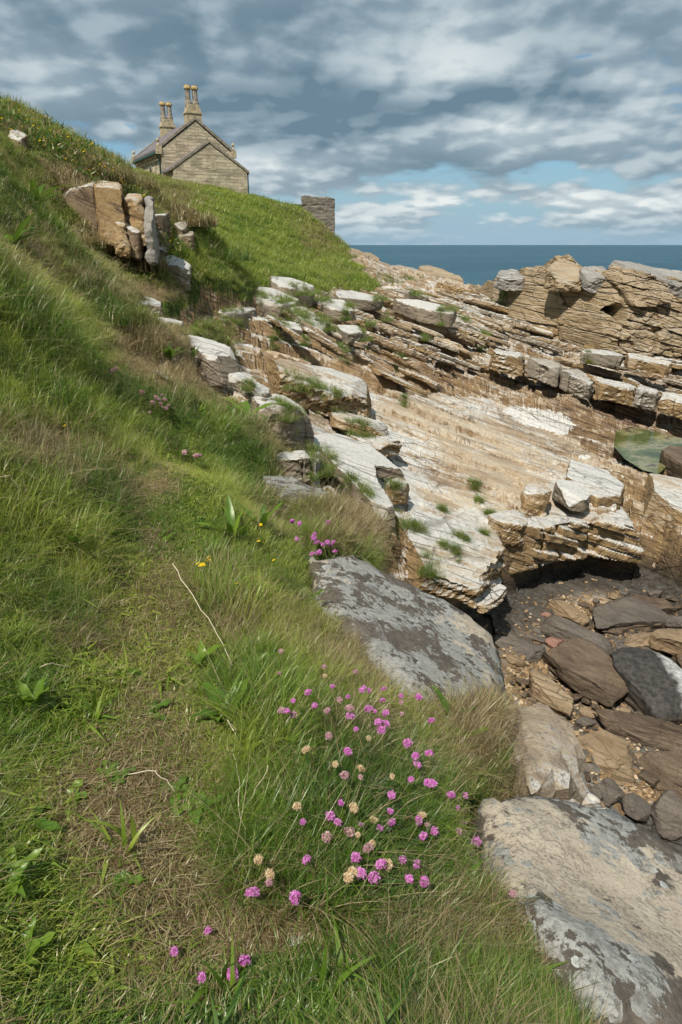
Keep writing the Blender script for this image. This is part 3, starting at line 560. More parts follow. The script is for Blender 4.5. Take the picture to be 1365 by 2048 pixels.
def sgauss(lst):
    tot = None
    for (u, v, su, sv, w) in lst:
        a, e = px_dir(u, v); a2, _ = px_dir(u+su, v); _, e2 = px_dir(u, v-sv)
        q = mth(nt, 'ADD', mth(nt, 'POWER', mth(nt, 'ABSOLUTE', mth(nt, 'DIVIDE', mth(nt, 'SUBTRACT', AZw, a), abs(a2-a))), 2.), mth(nt, 'POWER', mth(nt, 'ABSOLUTE', mth(nt, 'DIVIDE', mth(nt, 'SUBTRACT', ELw, e), abs(e2-e))), 2.))
        t = mth(nt, 'MULTIPLY', mth(nt, 'EXPONENT', mth(nt, 'MULTIPLY', q, -1.)), w)
        tot = t if tot is None else mth(nt, 'ADD', tot, t)
    return tot
# broad layout of the cloud deck by bearing and height above the horizon
LIGHT = sgauss([(850,110,170,100,.20),(1000,60,120,60,.14),(60,110,140,60,.16),(330,190,160,45,.12),(1270,190,150,110,.30),(1040,275,80,45,.34),(560,320,140,35,.30),(900,415,300,40,.50),(1250,390,200,40,.35),(700,250,200,25,.08),(240,245,40,20,.25),(1200,105,60,15,.3)])
DARK = sgauss([(560,215,280,50,.42),(860,205,300,45,.40),(1090,170,100,60,.20),(220,50,260,90,.18),(600,60,180,50,.10),(640,270,160,30,.22),(1340,110,60,60,.12),(900,350,200,22,.12)])
HOLE = sgauss([(60,238,50,13,.14),(1170,102,30,8,.12),(1365,50,20,24,.04),(1150,350,240,20,.17),(960,250,50,16,.15),(560,395,140,24,.22),(900,474,500,16,.16),(240,232,34,10,.16),(840,400,60,18,-.1)])
cover = rng_(nt, mth(nt, 'SUBTRACT', mth(nt, 'ADD', c0, mth(nt, 'MULTIPLY', EL, .55)), HOLE), .345, .45)
lit = rng_(nt, mth(nt, 'SUBTRACT', c0, c1), -.05, .065)
br = mth(nt, 'ADD', mth(nt, 'ADD', mth(nt, 'MULTIPLY', lit, .38), mth(nt, 'SUBTRACT', LIGHT, DARK)), mth(nt, 'MULTIPLY', mth(nt, 'SUBTRACT', c0, .48), .6))
ccol = ramp(nt, mth(nt, 'ADD', br, .20), [(.0, (1.25,1.95,2.5)), (.28, (2.2,2.95,3.5)), (.52, (3.3,4.05,4.5)), (.80, (5.0,5.65,5.9)), (1., (6.8,7.2,7.1))])
hz = rng_(nt, EL, R(-1.), R(10), 1., 0.)
skyc = mixc(nt, hz, nd(nt, 'ShaderNodeMix', {0: 1., 6: sk.outputs[0], 7: (.50, .72, .82, 1)}, data_type='RGBA', blend_type='MULTIPLY').outputs[2], (2.8,4.1,5.1))
fin = mixc(nt, mth(nt, 'MULTIPLY', cover, rng_(nt, EL, R(.2), R(2.2), .25, .97)), skyc, ccol)
bg = nd(nt, 'ShaderNodeBackground', {'Color': fin, 'Strength': .1}); ow = nt.nodes.new('ShaderNodeOutputWorld'); nt.links.new(bg.outputs[0], ow.inputs[0])
S.view_settings.view_transform = 'Standard'; S.view_settings.look = 'None'; S.view_settings.exposure = .28; S.view_settings.gamma = 1.
S.cycles.use_denoising = True
S.cycles.max_bounces = 3; S.cycles.transparent_max_bounces = 4; S.cycles.diffuse_bounces = 2; S.cycles.glossy_bounces = 1; S.cycles.transmission_bounces = 2; S.cycles.use_adaptive_sampling = True; S.cycles.adaptive_threshold = .06; S.cycles.use_fast_gi = False

# tidal pool among the beds
def pool():
    m, nt, out = mat_new('pool_water'); g = nd(nt, 'ShaderNodeNewGeometry'); pos = g.outputs['Position']
    n1 = noise(nt, pos, .9, 4, .6, .4); n2 = noise(nt, pos, 5., 4, .6)
    col = ramp(nt, mth(nt, 'ADD', mth(nt, 'MULTIPLY', n1, .75), mth(nt, 'MULTIPLY', n2, .25)), [(.36, (.025,.042,.006)), (.49, (.065,.085,.016)), (.58, (.22,.2,.10)), (.62, (.08,.062,.035))])
    finish(nt, out, col, .12, n2, .1, .01, .5); return m
me = npmesh('rock_pool', np.array([[p[0], p[1], POOLZ] for p in POOL]), np.array([list(range(len(POOL)))]))
tag(link('rock_pool', me, pool()), kind='structure')
# ------------------------------------------------------------------ rock builders
def remesh(me, vox, smooth=2):
    o = bpy.data.objects.new('tmp', me); COL.objects.link(o)
    r = o.modifiers.new('r', 'REMESH'); r.mode = 'VOXEL'; r.voxel_size = vox
    if smooth:
        s = o.modifiers.new('s', 'SMOOTH'); s.iterations = smooth; s.factor = .5
    dg = bpy.context.evaluated_depsgraph_get(); dg.update()
    m2 = bpy.data.meshes.new_from_object(o.evaluated_get(dg)); bpy.data.objects.remove(o); bpy.data.meshes.remove(me)
    return m2
def get(me):
    n = len(me.vertices); co = np.empty(n*3, np.float32); no = np.empty(n*3, np.float32)
    me.vertices.foreach_get('co', co); me.vertices.foreach_get('normal', no)
    return co.reshape(-1, 3).astype(float), no.reshape(-1, 3).astype(float)
def put(me, co):
    me.vertices.foreach_set('co', np.ascontiguousarray(co, np.float32).ravel()); me.update()
def roughen(me, amp, lam, size, seed, org=(0, 0, 0), crk=0., det=1.):
    co, no = get(me); w = co+np.asarray(org)
    f = 1.6/size
    d = amp*fbm3(w[:, 0]*f*2, w[:, 1]*f*2, w[:, 2]*f*4, 4, seed)*2+amp*.35*det*fbm3(w[:, 0]*f*9, w[:, 1]*f*9, w[:, 2]*f*18, 3, seed+9)*2
    zb = w[:, 2]+.36*w[:, 0]+.16*w[:, 1]+.05*fbm3(*(w.T*f), 2, seed+3)
    side = np.clip(1-abs(no[:, 2])*1.25, 0, 1)
    if lam:
        t = zb/max(.05, lam*1.1)+.7*fbm2(w[:, 0]*f*1.5, w[:, 1]*f*1.5, 2, seed+5); k = np.floor(t).astype(np.int64); fr = t-k
        cell = np.floor(w[:, 0]*f*2.2+k*.37).astype(np.int64)*13+np.floor(w[:, 1]*f*2.2+k*.71).astype(np.int64)
        lv = _h(k, cell, 0, seed)-.5
        d = d+side*lam*(1.2*lv-.5*sstep(.75, 1, fr))
    if crk:
        f1, f2, c = vor2(w[:, 0]*f*2.2, w[:, 1]*f*2.2, seed+13)
        d = d-crk*sstep(.09, .02, f2-f1)+crk*.6*(c-.5)*side
    d = d*(1-.55*abs(no[:, 2])**2)
    put(me, co+no*d[:, None])
def slab(e, i, pts=None):
    name, _, th_, mat, label, opt = e
    if pts is None: pts = slab_top(e)
    c = np.mean(pts, 0); size = max(np.ptp([p[0] for p in pts]), np.ptp([p[1] for p in pts]))
    bm = bmesh.new()
    tv = [bm.verts.new(p-c) for p in pts]; sc = opt.get('flare', .97)
    bv = [bm.verts.new(((p-c)*np.array([sc, sc, 1]))-np.array([0, 0, th_])) for p in pts]
    n = len(pts)
    bm.faces.new(tv); bm.faces.new(bv[::-1])
    for k in range(n): bm.faces.new((tv[k], bv[k], bv[(k+1) % n], tv[(k+1) % n]))
    bmesh.ops.triangulate(bm, faces=[f for f in bm.faces if len(f.verts) > 4]); bmesh.ops.recalc_face_normals(bm, faces=bm.faces)
    me = bpy.data.meshes.new(name); bm.to_mesh(me); bm.free()
    dist = c[1]; vox = opt.get('vox', max(.010, min(size*.022, dist*.0040), th_*.06))
    me = remesh(me, vox, opt.get('smooth', 1)); me.name = name
    roughen(me, opt.get('amp', .03)*min(1, size), opt.get('lam', .015), size, 100+i*7, c, opt.get('crk', 0), opt.get('det', 1.))
    if not opt.get('smooth') or opt['smooth'] < 3:
        co, _ = get(me); r = np.random.default_rng(4000+i)
        for k in range(opt.get('cuts', 7)):
            d = np.array([r.normal(), r.normal(), abs(r.normal())*.5]); d /= np.linalg.norm(d); q = co@d; h = np.quantile(q, r.uniform(.90, .985)); co = co-d*np.maximum(0, q-h)[:, None]*r.uniform(.6, 1)
        put(me, co)
    me.polygons.foreach_set('use_smooth', [opt.get('smooth', 1) >= 3]*len(me.polygons))
    me.materials.clear(); o = link(name, me, M[mat]); o.location = c
    return o
M['shelfplate'] = rock_mat('tan_plate', SAND, [(.11,.075,.048), (.30,.215,.13), (.42,.32,.2)], pale=.78, dark=.35)
GRP = {'white_slab': 'pale slabs lying on the rock shelf', 'jointed_block': 'squared blocks along the ledges', 'outcrop_block': 'blocks of the hillside outcrop', 'ledge_block': 'blocks along the cove rim', 'layered_slab': 'layered ledges on the shelf', 'lichen_boulder': 'big lichen boulders by the path'}
for i, e in enumerate(SL):
    o = slab(e, i); tag(o, e[4], 'rock', GRP.get(e[0]))

# thin plates of rock broken out of the beds between the bigger slabs
PLR = np.random.default_rng(5); used_px = [np.mean([(t[0], t[1]) for t in e[1]], 0) for e in SL]; npl = 0
ZONES = [([(520,600),(760,590),(960,640),(960,700),(700,700),(560,690)], 60, 'high on the shelf below the green slope'), ([(760,590),(980,590),(1010,650),(1160,700),(960,700)], 55, 'far along the shelf towards the cliff'), ([(520,690),(980,700),(960,760),(820,790),(640,720)], 34, 'in the tan middle of the shelf'), ([(960,770),(1365,830),(1365,740),(1200,720),(1050,760)], 34, 'among the brown beds near the jointed ledge')]
for poly, cnt, where in ZONES:
    k = 0; tries = 0
    while k < cnt and tries < 2500:
        tries += 1
        u = PLR.uniform(min(p[0] for p in poly), max(p[0] for p in poly)); v = PLR.uniform(min(p[1] for p in poly), max(p[1] for p in poly))
        if not inpoly(np.array([u]), np.array([v]), poly)[0]: continue
        if min((abs(u-q[0])/1.6+abs(v-q[1])*1.5) for q in used_px) < 11: continue
        h = hit(u, v)[0]; d = h[1]
        if d > 50: continue
        used_px.append(np.array([u, v])); k += 1
        L = d*PLR.uniform(.022, .10); w = L*PLR.uniform(.2, .5); an = -.32+PLR.normal()*.16; ca, sa = math.cos(an), math.sin(an)
        pp = []; sg = []
        for q in range(18):
            t = 2*math.pi*q/18; a = .5*L*math.cos(t)*PLR.uniform(.85, 1.1); b = .5*w*math.sin(t)*abs(math.sin(t))**-.3*PLR.uniform(.65, 1.2) if abs(math.sin(t)) > .05 else 0.
            x = h[0]+a*ca-b*sa; y = h[1]+a*sa+b*ca; pp.append((x, y)); sg.append(b/(.5*w))
        pz = UPPER(np.array([p[0] for p in pp]), np.array([p[1] for p in pp]))
        A = np.c_[[p[0] for p in pp], [p[1] for p in pp], np.ones(18)]; co_, *_ = np.linalg.lstsq(A, pz, rcond=None); pz = A@co_
        if math.hypot(co_[0], co_[1]) > .62: k -= 1; continue
        gz = ground([h[0]], [h[1]])[0]; up = min(.1, max(0, gz-pz.mean()))
        th_ = d*PLR.uniform(.003, .0065)
        pts = [np.array([p[0], p[1], z+up+th_*(.35-.75*b)]) for p, z, b in zip(pp, pz, sg)]
        mt = PLR.choice(['slab', 'ledge', 'shelfplate', 'shelfplate'] if u < 760 else ['slab', 'shelfplate', 'shelfplate', 'ledge'])
        o = slab(('rock_plate', None, th_*1.6, mt, '', dict(amp=.03, lam=th_*.35, crk=th_*.25, smooth=0, vox=max(.012, min(d*.003, th_*.5)))), 200+npl, pts); npl += 1
        tag(o, 'thin %s plate of rock %s' % ({'slab': 'pale', 'ledge': 'ochre edged', 'shelfplate': 'tan'}[str(mt)], where), 'rock', 'thin rock plates '+where)
ICO = {}
def ico(n):
    if n not in ICO:
        bm = bmesh.new(); bmesh.ops.create_icosphere(bm, subdivisions=n, radius=1)
        ICO[n] = (np.array([v.co[:] for v in bm.verts]), np.array([[v.index for v in f.verts] for f in bm.faces])); bm.free()
    return ICO[n]
def boulder(name, p1, p2, width, thick, mat, seed, box=.55, cuts=9, tilt=(0, 0), amp=.05, lam=.02, sub=5):
    r = np.random.default_rng(seed)
    p1 = np.asarray(p1); p2 = np.asarray(p2); c = (p1+p2)/2; ax = p2-p1; L = np.linalg.norm(ax); ax = ax/L
    up = np.array([tilt[0], tilt[1], 1.]); up -= ax*up.dot(ax); up /= np.linalg.norm(up); sd = np.cross(up, ax)
    v, f = ico(sub)
    v = np.sign(v)*abs(v)**box; v = v/np.maximum(1, np.linalg.norm(v, axis=1, keepdims=True)*.82)
    for k in range(cuts):
        d = r.normal(size=3)*np.array([1, 1, .5]); d /= np.linalg.norm(d); h = r.uniform(.62, .86)
        m = v@d; v = v-d*np.maximum(0, m-h)[:, None]
    v = v*np.array([L/2, width/2, thick/2])
    me = npmesh(name, v@np.stack([ax, sd, up]), f, True)
    roughen(me, amp*min(L, 1), lam, max(L, .15), seed, c, 0.)
    o = link(name, me, M[mat]); o.location = c; return o
# boulders on the floor of the cove: two ends of the long axis and the width in photo pixels
CB = [
(1105,1300,1246,1400,88,.42,'cove','biggest flat dark brown boulder in the middle of the cove'),
(1075,1238,1248,1320,40,.6,'cove2','long leaning slab just above the biggest cove boulder'),
(1190,1246,1300,1222,66,.42,'cove2','broad grey brown slab beside the upper gravel patch'),
(1264,1192,1342,1228,26,.6,'cove','flat brown slab furthest up the right of the cove'),
(1226,1266,1354,1238,24,.6,'cove','thin plank like slab under the broad grey brown slab'),
(1106,1214,1182,1248,36,.7,'cove3','pale wedge shaped rock by the cave mouth'),
(996,1288,1092,1306,38,.5,'cove2','grey slab wedged against the lichen boulder'),
(1246,1290,1330,1270,30,.8,'cove3','green tinged boulder under the plank like slab'),
(1312,1288,1404,1292,46,.9,'cove3','pale mossy boulder at the right edge of the cove'),
(1248,1384,1354,1352,112,.8,'wave','rounded black boulder with a white lichen side'),
(1060,1356,1136,1424,38,.8,'cove3','narrow ochre boulder in the gravel below the lichen boulder'),
(1178,1318,1242,1342,26,.6,'cove2','small slab between the biggest boulder and the long slab'),
(1160,1420,1192,1436,15,.7,'cove3','little ochre stone touching the end of the biggest boulder'),
(1222,1294,1290,1318,24,.6,'cove2','flat stone behind the rounded black boulder'),
(1194,1448,1372,1478,52,.7,'cove','long ribbed brown boulder below the rounded black one'),
(1156,1440,1186,1454,23,.8,'cove2','smooth blue grey stone left of the ribbed boulder'),
(1158,1482,1274,1552,74,.5,'cove3','wide ochre slab touching the white spotted rock'),
(1212,1474,1290,1510,22,.6,'cove3','thin pinkish slab above the wide ochre slab'),
(1264,1508,1320,1542,26,.7,'cove3','bright orange brown stone right of the wide ochre slab'),
(1274,1556,1320,1560,27,.7,'cove','rounded brown stone below the bright orange stone'),
(1310,1516,1378,1600,80,.7,'cove','large smooth brown boulder at the lower right of the cove'),
(1308,1488,1384,1498,20,.7,'cove','narrow dark stone above the large smooth boulder'),
(1176,1576,1204,1594,26,.7,'cove2','grey stone touching the top of the big tan boulder'),
(1202,1568,1240,1602,38,.7,'cove2','squared grey brown stone, second along the tan boulder'),
(1244,1606,1304,1616,42,.6,'cove2','flat grey stone, third along the tan boulder'),
(1306,1600,1368,1652,64,.7,'cove2','blue grey boulder lowest at the right edge'),
(1328,1434,1394,1420,32,.8,'cove','dark stone at the edge, right of the ribbed boulder'),
(1350,1320,1410,1340,44,.8,'cove','dark boulder at the edge, above the ribbed boulder'),
(1344,1252,1392,1246,28,.8,'cove2','grey stone at the edge beside the plank like slab'),
(1094,1276,1121,1296,24,.8,'red','reddish stone at the head of the biggest boulder'),
(1120,1284,1140,1296,14,.8,'red','small brick red stone next to the long slab'),
(1005,1264,1040,1287,10,.7,'cove2','thin splinter of rock in the cave mouth'),
(1036,1278,1070,1288,11,.8,'cove','little brown stone between the splinter and the reddish stone'),
(1056,1272,1096,1283,11,.7,'cove2','thin grey flake behind the reddish stone'),
(1014,1318,1050,1324,15,.7,'cove3','low ochre stone below the wedged grey slab'),
(1214,1188,1242,1198,13,.8,'cove3','small tan stone at the top of the gravel patch'),
(1262,1222,1290,1232,14,.8,'cove3','small tan stone under the flat brown slab'),
(1255,1335,1275,1350,14,.8,'cove3','small stone peeping out behind the black boulder'),
(1130,1262,1185,1284,20,.7,'cove3','ochre stone between the long slab and the broad slab'),
(1080,1228,1104,1238,12,.8,'red','pinkish stone at the upper end of the long slab'),
]
def wave_mat():
    m, nt, out = mat_new('black_white_boulder'); g = nd(nt, 'ShaderNodeNewGeometry'); t = nd(nt, 'ShaderNodeTexCoord').outputs['Object']; pos = g.outputs['Position']
    sx = nd(nt, 'ShaderNodeSeparateXYZ', {0: t}); n1 = noise(nt, pos, 7, 5, .65); n2 = noise(nt, pos, 16, 6, .7)
    col = mixc(nt, rng_(nt, n2, .35, .65), (.022,.02,.018), (.07,.062,.052))
    w = mth(nt, 'ADD', sx.outputs[0], mth(nt, 'MULTIPLY', mth(nt, 'SUBTRACT', n1, .5), .35))
    col = mixc(nt, rng_(nt, w, .15, .29), col, mixc(nt, rng_(nt, n2, .4, .6), (.24,.235,.22), (.48,.47,.45)))
    b = mth(nt, 'SUBTRACT', mth(nt, 'MULTIPLY', n1, .5), sx.outputs[2]); col = mixc(nt, rng_(nt, b, .28, .42), col, (.13,.095,.065))
    finish(nt, out, col, .65, n2, .5, .02, .35); return m
M['wave'] = wave_mat(); M['red'] = rock_mat('reddish_stone', [(.14,.07,.05),(.22,.11,.08),(.28,.15,.11),(.3,.2,.15)], [(.1,.05,.035),(.18,.1,.07),(.26,.15,.1)], pale=-.2, dark=.1, sc=3., bdist=.01)
def cove_hit(us, vs, lift):
    out = []
    ys = np.geomspace(1.5, 16, 900)
    for u, v in zip(us, vs):
        b = (1024-v)/F; dy = CP+b*SP; X = (u-682.5)/F/dy*ys; Z = (-SP+b*CP)/dy*ys
        k = np.argmax(Z <= CFLOOR(X, ys)+lift); out.append(P(u, v, ys[k]))
    return np.array(out)
for i, (u1, v1, u2, v2, w, tk, mt, lab) in enumerate(CB):
    a = cove_hit([(u1+u2)/2], [(v1+v2)/2], .0)[0]; wm = w*a[1]/F*1.95
    L0 = math.hypot(u2-u1, v2-v1)*a[1]/F
    tk_m = tk*min(wm, L0)*.8
    a, b = cove_hit([u1, u2], [v1, v2], tk_m*.40); ex = (b-a)*.12; a = a-ex; b = b+ex
    rnd = np.random.default_rng(i)
    o = boulder('cove_boulder' if w > 18 else 'cove_stone', a, b, wm, tk_m, mt, 300+i, box=.62 if mt != 'wave' else .85, cuts=10 if mt != 'wave' else 2, tilt=(rnd.uniform(-.18, .18), rnd.uniform(-.3, .02)), amp=.03, lam=.018 if mt != 'wave' else 0)
    tag(o, lab, 'boulder' if w > 18 else 'stone', 'boulders and stones on the cove floor')

FR = np.random.default_rng(77); fl = [((c[0]+c[2])/2, (c[1]+c[3])/2, c[4]*.6+6) for c in CB]; nf = 0; tries = 0
GAP = [(1020,1265),(1100,1220),(1200,1180),(1365,1180),(1365,1660),(1240,1600),(1165,1560),(1130,1440),(1025,1380)]
while nf < 110 and tries < 4000:
    tries += 1
    u = FR.uniform(1010, 1400); v = FR.uniform(1175, 1650)
    if u < 1365 and not inpoly(np.array([u]), np.array([v]), GAP)[0]: continue
    L = FR.uniform(12, 34)
    if min(math.hypot(u-q[0], (v-q[1])*1.3)-q[2] for q in fl) < L*.15: continue
    fl.append((u, v, L*.5)); an = FR.normal()*.5+.3; dx_, dy_ = math.cos(an)*L/2, math.sin(an)*L/2*.7
    d0 = cove_hit([u], [v], 0)[0][1]; wm = L*d0/F*FR.uniform(.6, .95); tk_m = wm*FR.uniform(.35, .6)
    a, b = cove_hit([u-dx_, u+dx_], [v-dy_, v+dy_], tk_m*.3)
    mt = ['cove', 'cove2', 'cove3', 'cove'][nf % 4]; nf += 1
    o = boulder('cove_stone', a, b, wm, tk_m, mt, 900+nf, box=.6, cuts=9, tilt=(FR.uniform(-.3, .3), FR.uniform(-.3, .2)), amp=.03, lam=.012, sub=4)
    part = 'upper' if v < 1290 else ('middle' if v < 1450 else 'lower')
    tag(o, 'small angular %s stone filling a gap in the %s cove floor' % ({'cove': 'dark brown', 'cove2': 'grey brown', 'cove3': 'ochre'}[mt], part), 'stone', 'small filler stones of the %s cove' % part)
# loose chips of shingle between the boulders
def shingle():
    r = np.random.default_rng(8); V = []; Fc = []; off = 0; B = []
    v0, f0 = ico(1)
    for (cu, cv, su, sv, n) in [(1060,1345,45,50,700),(1195,1212,48,16,420),(1080,1400,40,25,200),(1290,1580,70,25,350),(1200,1300,150,90,900),(1260,1450,120,110,700),(1110,1440,30,20,120)]:
        us = r.normal(cu, su*.7, n); vs = r.normal(cv, sv*.7, n); p = cove_hit(us, vs, .0)
        x = p[:, 0]; y = p[:, 1]; z = ground(x, y)
        for i in range(n):
            if z[i] > -4.0: continue
            s_ = r.uniform(.012, .035)*(1.6 if r.uniform() < .1 else 1); w = v0*(s_*np.array([1, r.uniform(.5, .9), r.uniform(.25, .5)]))*(1+.25*r.normal(size=(len(v0), 1)))
            a = r.uniform(0, 6.28); c, s2 = math.cos(a), math.sin(a); w = np.c_[w[:, 0]*c-w[:, 1]*s2, w[:, 0]*s2+w[:, 1]*c, w[:, 2]+.3*w[:, 0]*r.normal()]
            V.append(w+np.array([x[i], y[i], z[i]+.008])); Fc.append(f0+off); off += len(v0); B.append(np.full(len(v0), r.uniform()))
    me = npmesh('shingle', np.concatenate(V), np.concatenate(Fc), False); attr(me, 'bv', np.concatenate(B))
    m, nt, out = mat_new('ochre_shingle'); b = nd(nt, 'ShaderNodeAttribute', attribute_name='bv').outputs['Fac']; g = nd(nt, 'ShaderNodeNewGeometry')
    col = ramp(nt, b, [(0., (.10,.065,.038)), (.4, (.20,.13,.065)), (.75, (.32,.21,.105)), (1., (.46,.36,.24))]); finish(nt, out, col, .85, noise(nt, g.outputs['Position'], 80, 3), .5, .004); 
    tag(link('shingle', me, m), kind='stuff')
shingle()

# ------------------------------------------------------------------ yellow cliff across the shelf
def cliff():
    prof = [(940,575),(985,562),(1000,556),(1030,548),(1060,538),(1090,532),(1112,514),(1135,513),(1160,527),(1180,538),(1215,536),(1230,530),(1290,540),(1365,560),(1480,585),(1600,600)]
    base = [(940,610,45),(985,632,39),(1050,655,36),(1130,672,33.5),(1200,692,31),(1260,702,30),(1365,706,30.5),(1480,706,31),(1600,700,32)]
    ns, nt2 = 520, 300
    us = np.linspace(940, 1600, ns); tv = np.interp(us, *zip(*prof)); bv = np.interp(us, [b[0] for b in base], [b[1] for b in base])+14; by = np.interp(us, [b[0] for b in base], [b[2] for b in base])
    t = np.linspace(0, 1, nt2)
    UU, TT = np.meshgrid(us, t)
    ty = by+2.4
    v = bv+(tv-bv)*np.minimum(TT/.78, 1)
    back = np.clip((TT-.78)/.22, 0, 1)
    f = np.minimum(TT/.78, 1)
    y = by+2.4*f**1.3
    b = (1024-v)/F; dy = CP+b*SP
    X = (UU-682.5)/F/dy*y; Z = (-SP+b*CP)/dy*y
    X = X+back*2.5; y = y+back*9; Z = Z-back**1.4*5.5
    zb = Z+.20*X+.1*fbm2(X*.3, Z*.3, 3, 7)
    tl = zb/.30+.8*fbm2(X*.4, Z*.6, 3, 8); k = np.floor(tl).astype(np.int64); fr = tl-k
    cx = np.floor(X*.9+_h(k, k*0, 0, 5)*7).astype(np.int64)
    front = 1-back
    f1, f2, c = vor2(X*.55, Z*1.1, 17); g1, g2, c2 = vor2(X*1.5, Z*2.6, 19)
    d = .55*(1.1*(c-.5)*sstep(.55, .3, abs(f-.45))+.42*(_h(k, cx, 0, 6)-.5)+.28*(c2-.5)-.25*sstep(.1, .02, f2-f1)-.1*sstep(.12, .02, g2-g1)-.25*sstep(.8, 1, fr)+.35*fbm2(X*.6, Z*.8, 4, 9)+.16*fbm2(X*4, Z*7, 3, 10))
    ledge = .9*sstep(.55, .9, f)*np.interp(us, [1100, 1220, 1400], [0, 1, 1])[None]
    y = y-(d+0*ledge)*front
    Z = Z+.35*fbm2(X*.9, y*.9, 4, 12)*sstep(.85, 1., f)*front
    # hollow in the face
    cave = np.exp(-((UU-1240)/14)**2-((v-632)/22)**2)+.5*np.exp(-((UU-1225)/26)**2-((v-622)/9)**2); y = y+2.2*np.clip(cave-.25, 0, 1)*front
    ix = np.arange(ns*nt2).reshape(nt2, ns)
    q = np.stack([ix[:-1, :-1], ix[:-1, 1:], ix[1:, 1:], ix[1:, :-1]], -1).reshape(-1, 4)
    o = link('sea_cliff', npmesh('sea_cliff', np.c_[X.ravel(), y.ravel(), Z.ravel()], q, False), M['crag'])
    tag(o, 'ochre yellow crumbling cliff with a small dark hollow beside the sea', 'cliff')
cliff()
CAPS = [
('capstone', [(1216,534,33.0),(1222,514,33.8),(1250,516,35.2),(1300,528,36),(1370,540,36),(1480,566,35),(1480,592,32.6),(1365,566,32.4),(1290,548,32.4)], .75, 'cap', 'long grey capstone lying along the cliff top at the right', dict(lift=-.05, amp=.10, lam=.10, crk=.12)),
('capstone', [(1162,542,33.2),(1168,530,34.4),(1200,531,34.6),(1213,536,34),(1210,552,33),(1185,552,32.8)], .75, 'cap', 'squat grey block left of the long capstone', dict(lift=-.05, amp=.1, lam=.05)),
('capstone', [(1086,540,34.6),(1108,516,36),(1140,514,36),(1168,528,35),(1172,545,33.6),(1120,546,33.5)], .8, 'crag', 'highest ochre knob of the cliff top', dict(lift=-.05, amp=.14, lam=.08)),
('capstone', [(993,553,38.5),(1000,537,39.5),(1030,538,39.5),(1052,548,38.6),(1050,556,37.6),(1010,558,37.6)], .6, 'cap', 'dark grey boulder perched at the left end of the cliff', dict(lift=-.05, amp=.12, smooth=4)),
('shore_rock', [(835,533,55),(850,528,57),(900,544,54),(930,555,50),(900,556,50),(850,545,53)], .8, 'crag', 'low ochre ridge of rock against the sea', dict(lift=.1, amp=.2, lam=.12)),
('shore_rock', [(680,495,58),(700,494,60),(745,512,58),(770,522,56),(750,530,53),(705,515,55)], 1.0, 'crag', 'broken ochre rock below the ruined wall', dict(lift=.3, amp=.25, lam=.15)),
('shore_rock', [(775,530,53),(800,528,56),(840,540,54),(830,552,49),(790,548,49)], .8, 'cap', 'grey rock hump between two ochre ridges by the sea', dict(lift=.1, amp=.2, lam=.1)),
]
for i, e in enumerate(CAPS):
    tag(slab(e, 80+i), e[4], 'rock', 'rocks on the skyline by the sea')
# ------------------------------------------------------------------ stone house on the hill
def masonry(name, c1, c2, mortar, sx_, sy_, dark=.5, squash=1.):
    m, nt, out = mat_new(name); t = nd(nt, 'ShaderNodeTexCoord'); ob = t.outputs['Object']; nrm = t.outputs['Normal']
    s = nd(nt, 'ShaderNodeSeparateXYZ', {0: ob}); sn = nd(nt, 'ShaderNodeSeparateXYZ', {0: nrm})
    f = mth(nt, 'GREATER_THAN', mth(nt, 'ABSOLUTE', sn.outputs[0]), .7)
    h = mth(nt, 'ADD', mth(nt, 'MULTIPLY', s.outputs[0], mth(nt, 'SUBTRACT', 1., f)), mth(nt, 'MULTIPLY', s.outputs[1], f))
    wob = noise(nt, ob, 1.1, 3, .5)
    v = nd(nt, 'ShaderNodeCombineXYZ', {0: h, 1: mth(nt, 'ADD', s.outputs[2], mth(nt, 'MULTIPLY', wob, .06)), 2: 0.}).outputs[0]
    b = nd(nt, 'ShaderNodeTexBrick', {'Vector': v, 'Color1': (*c1, 1), 'Color2': (*c2, 1), 'Mortar': (*mortar, 1), 'Scale': 1., 'Brick Width': sx_, 'Row Height': sy_, 'Mortar Size': .010, 'Mortar Smooth': .6, 'Bias': 0.}, offset=.43, squash=squash, squash_frequency=3)
    n1 = noise(nt, ob, 3., 5, .65); n2 = noise(nt, ob, 12., 4, .65); n3 = noise(nt, ob, .5, 4, .6)
    vb = nd(nt, 'ShaderNodeTexVoronoi', {'Vector': nd(nt, 'ShaderNodeMapping', {'Vector': v, 'Scale': (1/sx_*.8, 1/sy_*.95, 1)}).outputs[0], 'Scale': 1.})
    cv = nd(nt, 'ShaderNodeSeparateColor', {0: vb.outputs['Color']}).outputs[0]
    col = mixc(nt, rng_(nt, cv, .25, .8, 0., .8), b.outputs[0], tuple(x*.5 for x in c1))
    col = mixc(nt, rng_(nt, n1, .45, .7, 0, dark), col, tuple(x*.35 for x in c1))
    col = mixc(nt, rng_(nt, n3, .45, .65, 0, .3), col, tuple(min(1, x*1.25) for x in c2))
    hh = mth(nt, 'SUBTRACT', mth(nt, 'ADD', mth(nt, 'MULTIPLY', n2, .6), mth(nt, 'MULTIPLY', cv, .6)), b.outputs['Fac'])
    finish(nt, out, col, .92, hh, 1., .06, .15); return m
M['ashlar'] = masonry('house_stone', (.64,.545,.385), (.53,.445,.31), (.40,.33,.225), .62, .23)
M['rubble'] = masonry('ruin_stone', (.34,.30,.24), (.27,.235,.19), (.17,.15,.12), .34, .115, .6)
M['dressed'] = simple('dressed_stone', (.40,.33,.215), .9, .3, 5); M['flue'] = simple('flue_stone', (.25,.215,.165), .9, .35, 4); M['cap_stone'] = simple('cap_stone', (.47,.34,.16), .9, .25, 6)
